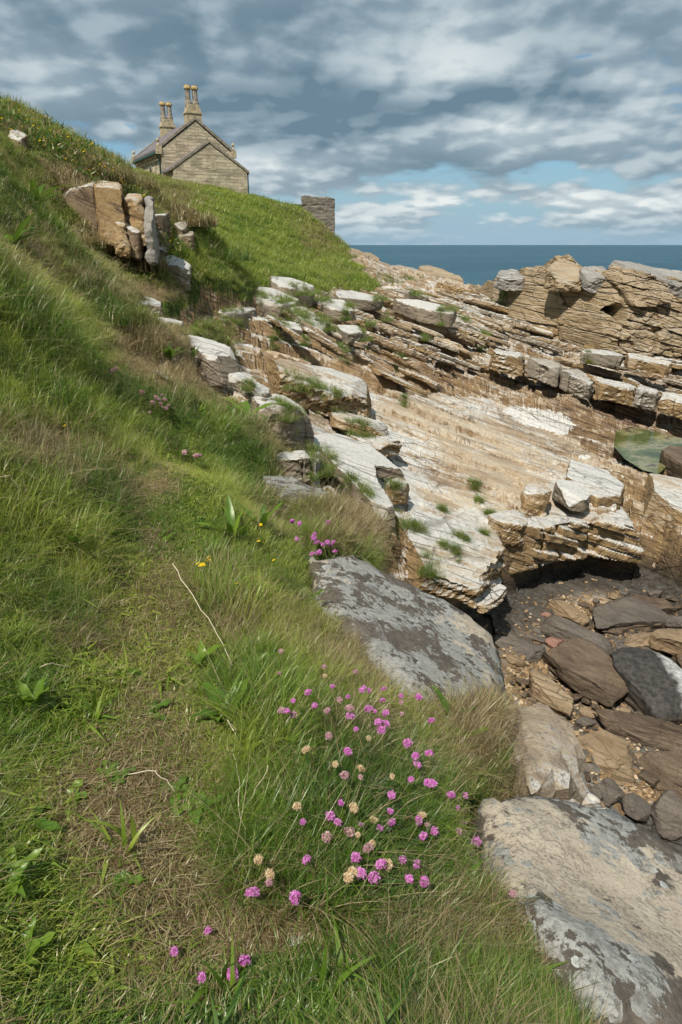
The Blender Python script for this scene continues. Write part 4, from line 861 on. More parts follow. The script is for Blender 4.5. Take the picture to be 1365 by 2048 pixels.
M['slate'] = simple('roof_slate', (.155,.135,.14), .7, .3, 4); M['iron'] = simple('green_downpipe', (.022,.055,.05), .5, .2, 8); M['gutter'] = simple('green_gutter', (.035,.085,.07), .5, .2, 8); M['dark'] = simple('dark_glass', (.02,.022,.025), .2, .1, 5, .5)
M['slit'] = simple('pale_slit_stone', (.48,.41,.29), .9, .2, 6)
class MB:
    def __init__(s): s.bm = bmesh.new()
    def box(s, a, b):
        x0, y0, z0 = a; x1, y1, z1 = b
        v = [s.bm.verts.new(p) for p in ((x0,y0,z0),(x1,y0,z0),(x1,y1,z0),(x0,y1,z0),(x0,y0,z1),(x1,y0,z1),(x1,y1,z1),(x0,y1,z1))]
        for f in ((3,2,1,0),(4,5,6,7),(0,1,5,4),(1,2,6,5),(2,3,7,6),(3,0,4,7)): s.bm.faces.new([v[i] for i in f])
        return s
    def prism(s, pts, d):
        """pts: planar loop of 3-D points, d: extrusion vector"""
        a = [s.bm.verts.new(p) for p in pts]; b = [s.bm.verts.new(Vector(p)+Vector(d)) for p in pts]; n = len(pts)
        s.bm.faces.new(a); s.bm.faces.new(b[::-1])
        for i in range(n): s.bm.faces.new((a[i], b[i], b[(i+1) % n], a[(i+1) % n]))
        return s
    def lathe(s, c, prof, n=10, rot=0):
        rings = []
        for (r, z) in prof: rings.append([s.bm.verts.new((c[0]+r*math.cos(2*math.pi*i/n+rot), c[1]+r*math.sin(2*math.pi*i/n+rot), c[2]+z)) for i in range(n)])
        for a, b in zip(rings, rings[1:]):
            for i in range(n): s.bm.faces.new((a[i], a[(i+1) % n], b[(i+1) % n], b[i]))
        s.bm.faces.new(rings[0][::-1]); s.bm.faces.new(rings[-1]); return s
    def tube(s, pts, r, n=6):
        pts = [Vector(p) for p in pts]; rings = []
        for i, p in enumerate(pts):
            t = (pts[min(i+1, len(pts)-1)]-pts[max(i-1, 0)]).normalized(); a = t.orthogonal().normalized(); b = t.cross(a)
            rr_ = r[i] if hasattr(r, '__len__') else r
            rings.append([s.bm.verts.new(p+(a*math.cos(2*math.pi*k/n)+b*math.sin(2*math.pi*k/n))*rr_) for k in range(n)])
        for a, b in zip(rings, rings[1:]):
            for i in range(n):
                best = 0
                s.bm.faces.new((a[i], a[(i+1) % n], b[(i+1) % n], b[i]))
        s.bm.faces.new(rings[0][::-1]); s.bm.faces.new(rings[-1]); return s
    def build(s, name, mat, parent=None, bevel=0, smooth=False):
        bmesh.ops.recalc_face_normals(s.bm, faces=s.bm.faces)
        if bevel: bmesh.ops.bevel(s.bm, geom=[e for e in s.bm.edges], offset=bevel, segments=1, affect='EDGES')
        me = bpy.data.meshes.new(name); s.bm.to_mesh(me); s.bm.free()
        if smooth: me.polygons.foreach_set('use_smooth', [True]*len(me.polygons))
        return link(name, me, mat, parent)
HW, HL, E0, RG, HB = 5.8, 8.8, 6.95, 9.08, 2.0
h = empty('stone_house', (-14.06, 60, 0), R(28)); tag(h, 'gabled sandstone house with twin chimney stacks on top of the green slope', 'house')
mid = HW/2
MB().prism([(0,0,HB),(HW,0,HB),(HW,0,E0),(mid,0,RG-.05),(0,0,E0)], (0,HL,0)).build('wall', M['ashlar'], h)
# roof: two slate planes, stone copings proud of the gables
rf = MB()
for sgn in (0, 1):
    x0 = -.28 if sgn == 0 else HW+.28; z0 = E0-.10
    rf.prism([(x0,.30,z0),(mid,.30,RG+.05),(mid,.30,RG+.19),(x0,.30,z0+.14)], (0,HL-.6,0))
roof = rf.build('roof', M['slate'], h)
for y0 in (-.06, HL-.30):
    cp = MB()
    for sgn in (0, 1):
        x0 = -.24 if sgn == 0 else HW+.24; z0 = E0-.05
        cp.prism([(x0,y0,z0),(mid,y0,RG+.08),(mid,y0,RG+.30),(x0,y0,z0+.24)], (0,.36,0))
    cp.build('coping', M['flue'], h)
for (x, y) in ((-.16,.10),(HW+.16,.10),(-.16,HL-.1),(HW+.16,HL-.1)):
    k = MB().box((x-.2,y-.2,E0-.35),(x+.2,y+.2,E0+.20)).build('kneeler', M['dressed'], h)
    MB().lathe((x,y,E0+.203), [(.15,0),(.15,.12),(.08,.16),(.06,.26),(.13,.36),(.13,.44),(.03,.56)], 8).build('finial', M['dressed'], k)
MB().box((-.40,.31,E0-.30),(-.27,HL-.31,E0-.15)).build('gutter', M['gutter'], h)
MB().tube([(-.34,.42,E0-.25),(-.1,.42,E0-.65),(-.09,.42,HB)], .06).build('downpipe', M['iron'], h)
for i in range(10): MB().box((-.22,.6+i*.84,E0-.62),(-.003,.78+i*.84,E0-.32)).build('corbel', M['dressed'], h)
for wy in (3.2, 6.4):
    w = MB().box((-.05,wy,E0-2.1),(.003,wy+.95,E0-.75)).build('window', M['dressed'], h)
    MB().box((-.055,wy+.14,E0-1.95),(-.0505,wy+.81,E0-.9)).build('pane', M['dark'], w)
def stack(cy):
    c = MB().box((mid-.60,cy-.42,RG-.5),(mid+.60,cy+.42,RG+.52)).box((mid-.66,cy-.48,RG+.522),(mid+.66,cy+.48,RG+.62)).prism([(mid-.60,cy-.4,RG+.622),(mid+.60,cy-.4,RG+.622),(mid+.42,cy-.4,RG+1.15),(mid-.42,cy-.4,RG+1.15)], (0,.8,0)).build('chimney', M['dressed'], h)
    for dx_ in (-.29, .29):
        b = MB().lathe((mid+dx_,cy,RG+1.0), [(.27,0),(.27,.34),(.21,.42),(.19,1.18)], 8, .39).build('flue', M['flue'], c)
        MB().lathe((mid+dx_,cy,RG+2.185), [(.23,0),(.28,.08),(.28,.19),(.22,.24),(.22,.31)], 8, .39).build('flue_cap', M['cap_stone'], b)
stack(.55); stack(HL-.6)
# lower gabled wing in front
WX0, WX1, WE, WR, WD = .12, 6.08, 5.32, 7.25, 2.5
wm_ = (WX0+WX1)/2
MB().prism([(WX0,-WD,HB),(WX1,-WD,HB),(WX1,-WD,WE),(wm_,-WD,WR-.04),(WX0,-WD,WE)], (0,WD-.004,0)).build('wing', M['ashlar'], h)
rf = MB()
for x0 in (WX0-.25, WX1+.25): rf.prism([(x0,-WD+.24,WE-.12),(wm_,-WD+.24,WR+.03),(wm_,-WD+.24,WR+.15),(x0,-WD+.24,WE)], (0,WD-.25,0))
rf.build('wing_roof', M['slate'], h)
cp = MB()
for x0 in (WX0-.2, WX1+.2): cp.prism([(x0,-WD-.05,WE-.08),(wm_,-WD-.05,WR+.05),(wm_,-WD-.05,WR+.24),(x0,-WD-.05,WE+.13)], (0,.30,0))
cp.build('wing_coping', M['flue'], h)
sl = MB().box((wm_+.02,-WD-.02,5.4),(wm_+.42,-WD+.003,6.35)).build('slit_window', M['slit'], h)
MB().box((wm_+.14,-WD-.026,5.5),(wm_+.30,-WD-.0205,6.25)).build('blocked_slit', M['dressed'], sl)
MB().tube([(WX1+.09,-WD+.05,WE-.1),(WX1+.09,-WD+.05,HB)], .05).build('wing_downpipe', M['iron'], h)

# ------------------------------------------------------------------ ruined wall further along
def ruin():
    c = np.array([-2.79, 64.]); rt = np.array([-.50, 64.5]); lf = np.array([-3.55, 66.6])
    bm = bmesh.new(); th_ = rt+(lf-c)
    loop = [c, rt, th_, lf]; z0 = -1.2
    tops = [3.92, 3.72, 3.6, 4.0]
    bv = [bm.verts.new((p[0], p[1], z0)) for p in loop]; tv = [bm.verts.new((p[0], p[1], z)) for p, z in zip(loop, tops)]
    bm.faces.new(bv[::-1]); bm.faces.new(tv)
    for i in range(4): bm.faces.new((bv[i], bv[(i+1) % 4], tv[(i+1) % 4], tv[i]))
    o_ = np.array([c[0], c[1], 0])
    for v in bm.verts: v.co -= Vector(o_)
    bmesh.ops.triangulate(bm, faces=bm.faces); bmesh.ops.recalc_face_normals(bm, faces=bm.faces)
    me = bpy.data.meshes.new('ruined_wall'); bm.to_mesh(me); bm.free(); me = remesh(me, .07, 1)
    co, no = get(me)
    up = sstep(3.3, 3.8, co[:, 2])
    co[:, 2] += up*.05*np.floor(4*fbm2(co[:, 0]*1.6+co[:, 1], co[:, 1]*1.6, 2, 3))/1.5
    rows = np.floor(co[:, 2]/.2).astype(np.int64); cell = np.floor((co[:, 0]+co[:, 1])*2.4+rows*.43).astype(np.int64)
    co += no*(.05*(_h(rows, cell, 0, 4)-.5)+.05*fbm3(*(co.T*1.2), 3, 6))[:, None]
    put(me, co); me.name = 'ruined_wall'; o = link('ruined_wall', me, M['rubble']); o.location = o_
    o.data.materials.clear(); o.data.materials.append(M['rubble'])
    tag(o, 'tall end of a ruined grey rubble wall standing above the shore rocks', 'wall')
ruin()
# ------------------------------------------------------------------ grass
DG = bpy.context.evaluated_depsgraph_get(); DG.update()
def strands(r, n, hr, wr, spread, lean, curl=.5, seg=4, lead=(0, 0), flat=0.):
    """thin tapering strips rooted in a disc -> verts, faces, per-vertex random value, per-vertex height fraction"""
    V = []; Q = []; B = []; T = []; base = 0
    a = r.uniform(0, 2*math.pi, n); rad = spread*np.sqrt(r.uniform(0, 1, n)); ph = r.uniform(0, 2*math.pi, n)
    h = r.uniform(*hr, n); w = r.uniform(*wr, n); ln = np.abs(r.normal(0, 1, n))*lean+.08
    for i in range(n):
        d = np.array([math.cos(ph[i])+lead[0], math.sin(ph[i])+lead[1]]); d /= np.linalg.norm(d)+1e-6; s = np.array([-d[1], d[0]])
        tw = r.uniform(-.8, .8)
        for k in range(seg+1):
            t = k/seg
            out = h[i]*(ln[i]*(t**2)*(1-flat)+flat*t); z = h[i]*(t-curl*ln[i]*t**2.4)*(1-flat)+flat*.02*math.sin(3*t)+.004
            c = np.array([rad[i]*math.cos(a[i])+d[0]*out, rad[i]*math.sin(a[i])+d[1]*out, z])
            ww = w[i]*.5*(1-t**1.6)
            sv = np.array([s[0], s[1], .5*math.sin(tw)])
            if k < seg: V += [c-sv*ww, c+sv*ww]
            else: V.append(c)
            m = 2 if k < seg else 1; B += [0]*m; T += [t]*m
        b0 = r.uniform()
        for q in range(len(B)-(2*seg+1), len(B)): B[q] = b0
        for k in range(seg-1): Q.append((base+2*k, base+2*k+1, base+2*k+3, base+2*k+2))
        Q.append((base+2*seg-2, base+2*seg-1, base+2*seg, base+2*seg))
        base += 2*seg+1
    return np.array(V), np.array(Q), np.array(B), np.array(T)
def strand_mesh(name, parts):
    V = []; Q = []; T = []; B = []; H = []; off = 0
    for v, q, b, t in parts:
        V.append(v); B.append(b); H.append(t); tri = q[:, 2] == q[:, 3]
        Q.append(q[~tri]+off); T.append(q[tri][:, :3]+off); off += len(v)
    me = npmesh(name, np.concatenate(V), [np.concatenate(Q), np.concatenate(T)], True)
    attr(me, 'bv', np.concatenate(B)); attr(me, 'ht', np.concatenate(H)); return me
def grass_mat(name, inst=True, dryv=0., valv=.5):
    m, nt, out = mat_new(name)
    bv = nd(nt, 'ShaderNodeAttribute', attribute_name='bv').outputs['Fac']; ht = nd(nt, 'ShaderNodeAttribute', attribute_name='ht').outputs['Fac']
    if inst:
        dry = nd(nt, 'ShaderNodeAttribute', attribute_name='dry', attribute_type='INSTANCER').outputs['Fac']; val = nd(nt, 'ShaderNodeAttribute', attribute_name='val', attribute_type='INSTANCER').outputs['Fac']
    else:
        dry = nd(nt, 'ShaderNodeValue').outputs[0]; dry.default_value = dryv; val = nd(nt, 'ShaderNodeValue').outputs[0]; val.default_value = valv
    v = mth(nt, 'ADD', val, mth(nt, 'MULTIPLY', mth(nt, 'SUBTRACT', bv, .5), .5))
    g = ramp(nt, v, [(.0, (.035,.09,.010)), (.35, (.10,.195,.018)), (.65, (.20,.29,.030)), (1., (.33,.37,.06))])
    b2 = mth(nt, 'FRACT', mth(nt, 'MULTIPLY', bv, 7.31))
    s = ramp(nt, b2, [(.0, (.10,.06,.03)), (.3, (.22,.15,.072)), (.65, (.37,.28,.14)), (1., (.52,.42,.25))])
    b3 = mth(nt, 'FRACT', mth(nt, 'MULTIPLY', bv, 13.7))
    f = rng_(nt, mth(nt, 'ADD', mth(nt, 'SUBTRACT', dry, b3), mth(nt, 'MULTIPLY', ht, .16)), -.06, .10)
    col = mixc(nt, f, g, s)
    d = nd(nt, 'ShaderNodeBsdfDiffuse', {'Color': col, 'Roughness': 0.}); t = nd(nt, 'ShaderNodeBsdfTranslucent', {'Color': mixc(nt, .4, col, (.2,.27,.04))}); gl = nd(nt, 'ShaderNodeBsdfGlossy', {'Color': (.7,.72,.6,1), 'Roughness': .4})
    a = nd(nt, 'ShaderNodeMixShader', {0: .42, 1: d.outputs[0], 2: t.outputs[0]}); c = nd(nt, 'ShaderNodeMixShader', {0: .05, 1: a.outputs[0], 2: gl.outputs[0]})
    nt.links.new(c.outputs[0], out.inputs[0]); return m
M['grass'] = grass_mat('grass_blades')
gr = np.random.default_rng(21)
protos = []
def proto(parts):
    me = strand_mesh('clump_%02d' % len(protos), parts); me.materials.append(M['grass'])
    o = bpy.data.objects.new('clump_%02d' % len(protos), me); protos.append(o); return len(protos)-1
K = {}
K['long'] = [proto([strands(gr, 26, (.16,.36), (.0028,.0055), .06, .55, .45, 5, (.5, -.1))]) for _ in range(4)]
K['fine'] = [proto([strands(gr, 46, (.12,.30), (.0012,.0024), .055, .75, .5, 5, (.3, -.1))]) for _ in range(3)]
K['turf'] = [proto([strands(gr, 34, (.02,.065), (.0016,.0034), .06, .9, .6, 3)]) for _ in range(3)]
K['litter'] = [proto([strands(gr, 26, (.03,.10), (.0012,.0022), .08, .5, .3, 3, flat=.93), strands(gr, 8, (.02,.05), (.0016,.003), .06, .8, .5, 3)]) for _ in range(3)]
K['broad'] = [proto([strands(gr, 11, (.06,.17), (.008,.017), .035, .7, .55, 5)]) for _ in range(2)]
K['farg'] = [proto([strands(gr, 34, (.14,.34), (.008,.017), .28, .6, .5, 3, (.4, -.1))]) for _ in range(3)]
K['farf'] = [proto([strands(gr, 44, (.10,.30), (.004,.009), .26, .7, .5, 3, (.3, -.1))]) for _ in range(3)]
K['clover'] = [proto([strands(gr, 22, (.015,.045), (.007,.012), .06, 1.2, .8, 3)]) for _ in range(2)]
K['weed'] = [proto([strands(gr, 9, (.10,.26), (.022,.042), .04, .5, .5, 6)]) for _ in range(2)]
K['seed'] = [proto([strands(gr, 7, (.30,.55), (.0016,.003), .09, .45, .35, 6, (.5, -.1)), strands(gr, 6, (.1,.2), (.002,.004), .06, .6, .5, 4)]) for _ in range(3)]
pc = bpy.data.collections.new('grass_clumps')
for o in protos: pc.objects.link(o)
def scatter(name, pts, kind, rot, scl, dry, val, label=None):
    me = bpy.data.meshes.new(name); me.vertices.add(len(pts)); me.vertices.foreach_set('co', np.ascontiguousarray(pts, np.float32).ravel())
    a = me.attributes.new('kind', 'INT', 'POINT'); a.data.foreach_set('value', np.asarray(kind, np.int32))
    a = me.attributes.new('rot', 'FLOAT_VECTOR', 'POINT'); a.data.foreach_set('vector', np.ascontiguousarray(rot, np.float32).ravel())
    a = me.attributes.new('scl', 'FLOAT_VECTOR', 'POINT'); a.data.foreach_set('vector', np.ascontiguousarray(scl, np.float32).ravel())
    attr(me, 'dry', dry); attr(me, 'val', val)
    o = link(name, me, None)
    ng = bpy.data.node_groups.new(name+'_nodes', 'GeometryNodeTree')
    ng.interface.new_socket('Geometry', in_out='INPUT', socket_type='NodeSocketGeometry'); ng.interface.new_socket('Geometry', in_out='OUTPUT', socket_type='NodeSocketGeometry')
    gi = ng.nodes.new('NodeGroupInput'); go = ng.nodes.new('NodeGroupOutput'); ip = ng.nodes.new('GeometryNodeInstanceOnPoints'); ci = ng.nodes.new('GeometryNodeCollectionInfo')
    ci.inputs['Collection'].default_value = pc; ci.inputs['Separate Children'].default_value = True; ci.inputs['Reset Children'].default_value = True
    def na(nm, dt):
        n = ng.nodes.new('GeometryNodeInputNamedAttribute'); n.data_type = dt; n.inputs['Name'].default_value = nm
        return [q for q in n.outputs if q.enabled][0]
    L = ng.links.new
    L(gi.outputs[0], ip.inputs['Points']); L(ci.outputs[0], ip.inputs['Instance']); ip.inputs['Pick Instance'].default_value = True
    L(na('kind', 'INT'), ip.inputs['Instance Index']); L(na('rot', 'FLOAT_VECTOR'), ip.inputs['Rotation']); L(na('scl', 'FLOAT_VECTOR'), ip.inputs['Scale']); L(ip.outputs[0], go.inputs[0])
    md = o.modifiers.new('scatter', 'NODES'); md.node_group = ng
    return tag(o, kind='stuff')
def spin(n, tx, ty, r):
    a = r.uniform(0, 2*math.pi, n); c, s = np.cos(a), np.sin(a)
    return np.c_[-(-s*tx+c*ty), c*tx+s*ty, a]
HI = [(60,1000,180,200,.35),(60,620,140,140,.4),(760,1330,110,70,.4),(480,1080,110,60,.3),(690,1060,90,60,.5),(960,1450,70,80,.5),(330,820,60,60,.35),(430,760,50,50,.3),(520,1000,60,60,.35),(620,1500,140,160,.15),(480,1380,60,60,.35),(80,1380,80,60,.1)]
def scatter_zone(name, r0, r1, t0, t1, n, seed, mode):
    r = np.random.default_rng(seed)
    p = {'near': .9, 'mid': .9, 'far': .7}[mode]
    rr_ = (r0**p+(r1**p-r0**p)*r.uniform(0, 1, n))**(1/p); th_ = np.radians(r.uniform(t0, t1, n))
    x = rr_*np.sin(th_); y = rr_*np.cos(th_)
    z, g, m, U = ground(x, y, True)
    u, v = proj(x, y, z)
    g &= (u > -260) & (u < 1500) & (v < 2350)
    x, y, z, u, v, rr_ = (q[g] for q in (x, y, z, u, v, rr_)); n = len(x)
    dry = dryness(x, y, z)
    val = np.clip(.60+.75*fbm2(x*.9, y*.9, 3, 81)+.65*fbm2(x*3.2, y*3.2, 2, 82)+.25*sstep(9, 20, rr_)-.26*sstep(3.2, 1.1, rr_), 0, 1)
    tall = np.clip(.35+blob(u, v, HI)+1.3*fbm2(x*1.9, y*1.9, 3, 83), .08, 1.4)
    uj = u+30*fbm2(x*3, y*3, 2, 84); vj = v+20*fbm2(x*3+9, y*3, 2, 85)
    path = inpoly(uj, vj, PATH); low = path | ((v > 1850) & (u < 760)); val = np.where(path, np.clip(val+.18, 0, 1), val)
    pick = r.uniform(0, 1, n); kind = np.zeros(n, int); sc = np.ones((n, 3))
    def ch(names, sel):
        pool = sum((K[q] for q in names), []); kind[sel] = np.array(pool)[r.integers(0, len(pool), sel.sum())]
    if mode != 'far':
        ch(['long', 'fine'], ~low & (dry < .45)); ch(['fine', 'fine', 'long'], ~low & (dry >= .45))
        ch(['broad'], ~low & (pick < .035) & (dry < .5)); ch(['weed'], ~low & (pick > .06) & (pick < .072) & (dry < .5)); ch(['turf', 'turf', 'clover'], ~low & (pick > .70))
        sd_ = ~low & (r.uniform(0, 1, n) < .05); ch(['seed'], sd_); dry[sd_] = np.clip(dry[sd_]+.55, 0, .95)
        ch(['turf'], low & (dry < .4)); ch(['litter', 'litter', 'turf'], low & (dry >= .4)); ch(['clover'], low & (pick < .14) & (dry < .62)); ch(['broad'], low & (pick > .9975))
        lf_ = np.isin(kind, K['broad']+K['weed']+K['clover']); dry = np.where(lf_, -.3, dry)
        s = np.where(low, r.uniform(.55, 1.05, n), (.16+.32*tall)*r.uniform(.75, 1.3, n)*(1 if mode == 'near' else 1.3))
        s = s*np.where(mode == 'mid', 1.15, 1.)
        edge = np.clip(rr_/1.1, .55, 1); s = s*np.where(~low, edge, 1)
        sh_ = np.clip(s*1.35, .5, 1.1); sc = np.c_[sh_*r.uniform(.9, 1.2, n), sh_*r.uniform(.9, 1.2, n), s]
        if mode == 'mid':
            k = 1+.07*np.clip(rr_-5, 0, 12); sc[:, 0] *= k; sc[:, 1] *= k
    else:
        ch(['farg', 'farg', 'farf'], dry < .45); ch(['farf', 'farf', 'farg'], dry >= .45)
        s = (.55+.7*tall)*r.uniform(.8, 1.25, n); k = np.clip(rr_/26, .75, 2.2); sc = np.c_[s*k, s*k, s*(.8+.2*k)]
    lean = .28+.25*fbm2(x*.7, y*.7, 2, 86)
    rot = spin(n, np.where(low, .1, lean), np.where(low, -.05, -.3*lean), r)
    z = z-.012*np.clip(rr_/3, .4, 2)
    scatter(name, np.c_[x, y, z], kind, rot, sc, np.clip(dry+.05*r.normal(size=n), -.4, 1), np.clip(val+.1*r.normal(size=n), 0, 1))
# cushions of grass in the cracks of the rock
TUF = [(612,640,30,8),(600,625,40,8),(560,628,20,6),(655,660,20,6),(520,590,30,6),(610,588,40,7),(650,600,20,5),(700,612,14,5),(760,600,16,5),(710,575,40,6),(590,775,40,9),(635,790,22,9),(500,778,14,7),(675,822,15,7),(700,868,12,8),(725,858,25,7),(560,805,8,6),(795,745,12,5),(808,806,9,7),(575,835,20,8),(590,890,40,12),(640,945,30,30),(730,985,14,26),(700,960,14,14),(660,930,22,20),(790,972,18,8),(950,970,10,5),(958,1000,8,4),(980,1028,9,5),(885,1020,8,5),(830,1055,22,8),(925,1075,14,9),(910,1102,12,6),(888,1090,9,6),(968,1068,7,4),(858,1140,26,26),(800,1060,14,8),(560,660,25,7),(480,640,16,6),(455,655,30,12),(420,650,30,10),(440,670,25,12),(1010,585,16,4),(930,640,10,4),(880,650,10,4),(1005,600,12,4),(830,590,20,5),(900,620,14,4),(770,640,14,4),(730,680,14,4),(690,700,14,5),(545,688,10,5),(780,565,30,5),(820,560,20,4),(850,680,10,4),(970,668,9,4),(960,700,8,4),(1175,725,8,4),(650,640,14,5),(575,603,20,6),(690,640,10,5),(740,650,10,4),(610,690,8,4)]
def land_point(org, d):
    ok, p, n, *_ = S.ray_cast(DG, org, d); return (p, n) if ok else (None, None)
tr = np.random.default_rng(31); tp = []; ts = []; td = []; tv_ = []
for (u, v, su, sv) in TUF:
    b_ = (1024-v)/F; p, nn_ = land_point(Vector((0, 0, 0)), Vector(((u-682.5)/F, CP+b_*SP, -SP+b_*CP)).normalized())
    if p is None or p.y > 60: continue
    k = int(16+su*1.8); sx_ = su*p.y/F; sy_ = min(sv*p.y/F/max(.12, -p.z/math.hypot(p.x, p.y)), 2.5*sx_)
    for q in range(k):
        x = p.x+tr.normal()*.45*sx_; y = p.y+tr.normal()*.45*sy_
        p2, n2_ = land_point(Vector((x, y, p.z+.5)), Vector((0, 0, -1)))
        z = p2.z if p2 is not None and p2.z > p.z-.35 else p.z
        tp.append(np.array([[x, y, z-.01]])); ts.append(np.array([np.clip((.30+p.y*.040)*tr.uniform(.55, 1.15), .2, 1.8)])); td.append(np.array([np.clip(.14+.2*tr.normal(), 0, .8)])); tv_.append(np.array([np.clip(.38+.18*tr.normal(), 0, 1)]))
tp = np.concatenate(tp); ts = np.concatenate(ts); n = len(tp)
pool = np.array(K['long']+K['fine']+K['turf'])
scatter('crevice_grass', tp, pool[tr.integers(0, len(pool), n)], spin(n, np.full(n, .1), np.full(n, -.05), tr), np.c_[ts*1.3, ts*1.3, ts*.62], np.concatenate(td), np.concatenate(tv_))
scatter_zone('near_grass', .55, 5.2, -50, 36, 24000, 1, 'near')
scatter_zone('bank_grass', 5., 17., -38, 10, 36000, 2, 'mid')
scatter_zone('slope_grass', 16., 75, -31, 8, 42000, 3, 'far')
# ------------------------------------------------------------------ flowers and plants
pr = np.random.default_rng(55)
def petal_mat(name, stops, tr=.25):
    m, nt, out = mat_new(name); b = nd(nt, 'ShaderNodeAttribute', attribute_name='bv').outputs['Fac']; col = ramp(nt, b, stops)
    d = nd(nt, 'ShaderNodeBsdfDiffuse', {'Color': col}); t = nd(nt, 'ShaderNodeBsdfTranslucent', {'Color': col}); nt.links.new(nd(nt, 'ShaderNodeMixShader', {0: tr, 1: d.outputs[0], 2: t.outputs[0]}).outputs[0], out.inputs[0]); return m
M['pink'] = petal_mat('thrift_pink', [(0., (.38,.065,.31)), (.4, (.60,.17,.48)), (.8, (.75,.34,.65)), (1., (.86,.58,.8))])
M['dull'] = petal_mat('fading_thrift', [(0., (.34,.15,.22)), (.5, (.55,.33,.36)), (1., (.70,.52,.44))])
M['buff'] = petal_mat('dry_thrift', [(0., (.42,.28,.14)), (.5, (.66,.50,.30)), (1., (.80,.70,.52))])
M['yellow'] = petal_mat('yellow_petal', [(0., (.70,.42,.01)), (1., (.85,.62,.02))])
M['stem'] = grass_mat('flower_stem', False, .15, .55); M['bract'] = simple('papery_bract', (.34,.22,.13), .9, .3, 300)
M['leaf'] = grass_mat('broad_leaf', False, -.4, .28); M['leaf2'] = grass_mat('pale_broad_leaf', False, -.4, .44); M['straw'] = petal_mat('straw_stem', [(0., (.55,.46,.30)), (1., (.70,.62,.45))], .1)
def head_mesh(kind, seed):
    r = np.random.default_rng(seed); n = {'pink': 46, 'dull': 34, 'buff': 52}[kind]; R0 = .0115; V = []; Q = []; B = []
    for i in range(n):
        z = 1-1.35*(i+.5)/n; ph = i*2.39996+r.normal()*.15; s = math.sqrt(max(0, 1-z*z)); d = np.array([s*math.cos(ph), s*math.sin(ph), z+.1]); d /= np.linalg.norm(d)
        a = np.cross(d, [0.3, .2, 1]); a /= np.linalg.norm(a); b = np.cross(d, a); c = d*R0*r.uniform(.68, 1.2); w = R0*r.uniform(.22, .42); bv = np.clip(r.uniform(0, .8)+.2*z, 0, 1)
        for k in range(5):
            t = 2*math.pi*k/5+r.uniform(0, .5); e = a*math.cos(t)+b*math.sin(t); f = np.cross(d, e)
            o = len(V)*1; V += [c-d*.003, c+e*w*.6-f*w*.38+d*.001, c+e*w*1.15+d*.0022*r.uniform(0, 1.5), c+e*w*.6+f*w*.38+d*.001]; Q.append((o, o+1, o+2, o+3)); B += [bv*.5, bv, min(1, bv+.2), bv]
    me = npmesh('flower_head', np.array(V), np.array(Q), False); attr(me, 'bv', np.array(B)); me.materials.append(M[kind]); return me
HEADS = {k: [head_mesh(k, 10*i+j) for j in range(3)] for i, k in enumerate(('pink', 'dull', 'buff'))}
bm_ = MB().lathe((0,0,0), [(.0015,-.010),(.005,-.007),(.0075,-.002),(.006,.002)], 8); BR = bm_.build('bracts', M['bract']); BRM = BR.data; bpy.data.objects.remove(BR)
def tube_mesh(name, pts, r0, r1, n=5, bv=.5):
    pts = [np.asarray(p, float) for p in pts]; V = []; Q = []; m = len(pts)
    for i, p in enumerate(pts):
        t = pts[min(i+1, m-1)]-pts[max(i-1, 0)]; t /= np.linalg.norm(t)+1e-9; a = np.cross(t, [.31, .17, .9]); a /= np.linalg.norm(a)+1e-9; b = np.cross(t, a); rr_ = r0+(r1-r0)*i/(m-1)
        for k in range(n): V.append(p+(a*math.cos(2*math.pi*k/n)+b*math.sin(2*math.pi*k/n))*rr_)
    for i in range(m-1):
        for k in range(n): Q.append((i*n+k, i*n+(k+1) % n, (i+1)*n+(k+1) % n, (i+1)*n+k))
    me = npmesh(name, np.array(V), np.array(Q), True); attr(me, 'bv', np.full(len(V), bv)); attr(me, 'ht', np.full(len(V), .3)); return me
def thrift(u, v, kind, hgt, size, label, group, lean=(0, 0)):
    hp = hit(u, v, hgt)[0]
    base = np.array([hp[0]-lean[0]*hgt-.02*pr.normal(), hp[1]-lean[1]*hgt+.02*pr.normal(), 0]); base[2] = ground([base[0]], [base[1]])[0]-.01
    t = empty('thrift_flower', base); tag(t, label, 'flower', group)
    rel = hp-base; mid_ = rel*.55+np.array([.012*pr.normal(), .012*pr.normal(), .1*rel[2]])
    pts = [np.zeros(3), mid_*.55, mid_, (mid_+rel)/2+np.array([0, 0, .006]), rel]
    link('stem', tube_mesh('stem', pts, .0011, .0008, 5, pr.uniform()), M['stem'], t)
    hd = link('flower_head', HEADS[kind][pr.integers(0, 3)], None, t); hd.location = rel; s = size*pr.uniform(.72, 1.35); hd.scale = (s, s*pr.uniform(.85, 1.1), s*pr.uniform(.7, 1.0)); hd.rotation_euler = (pr.normal()*.35-.15, pr.normal()*.35+.15, pr.uniform(0, 6))
    b = link('bracts', BRM, None, t); b.location = rel; b.scale = (s, s, s); b.rotation_euler = hd.rotation_euler
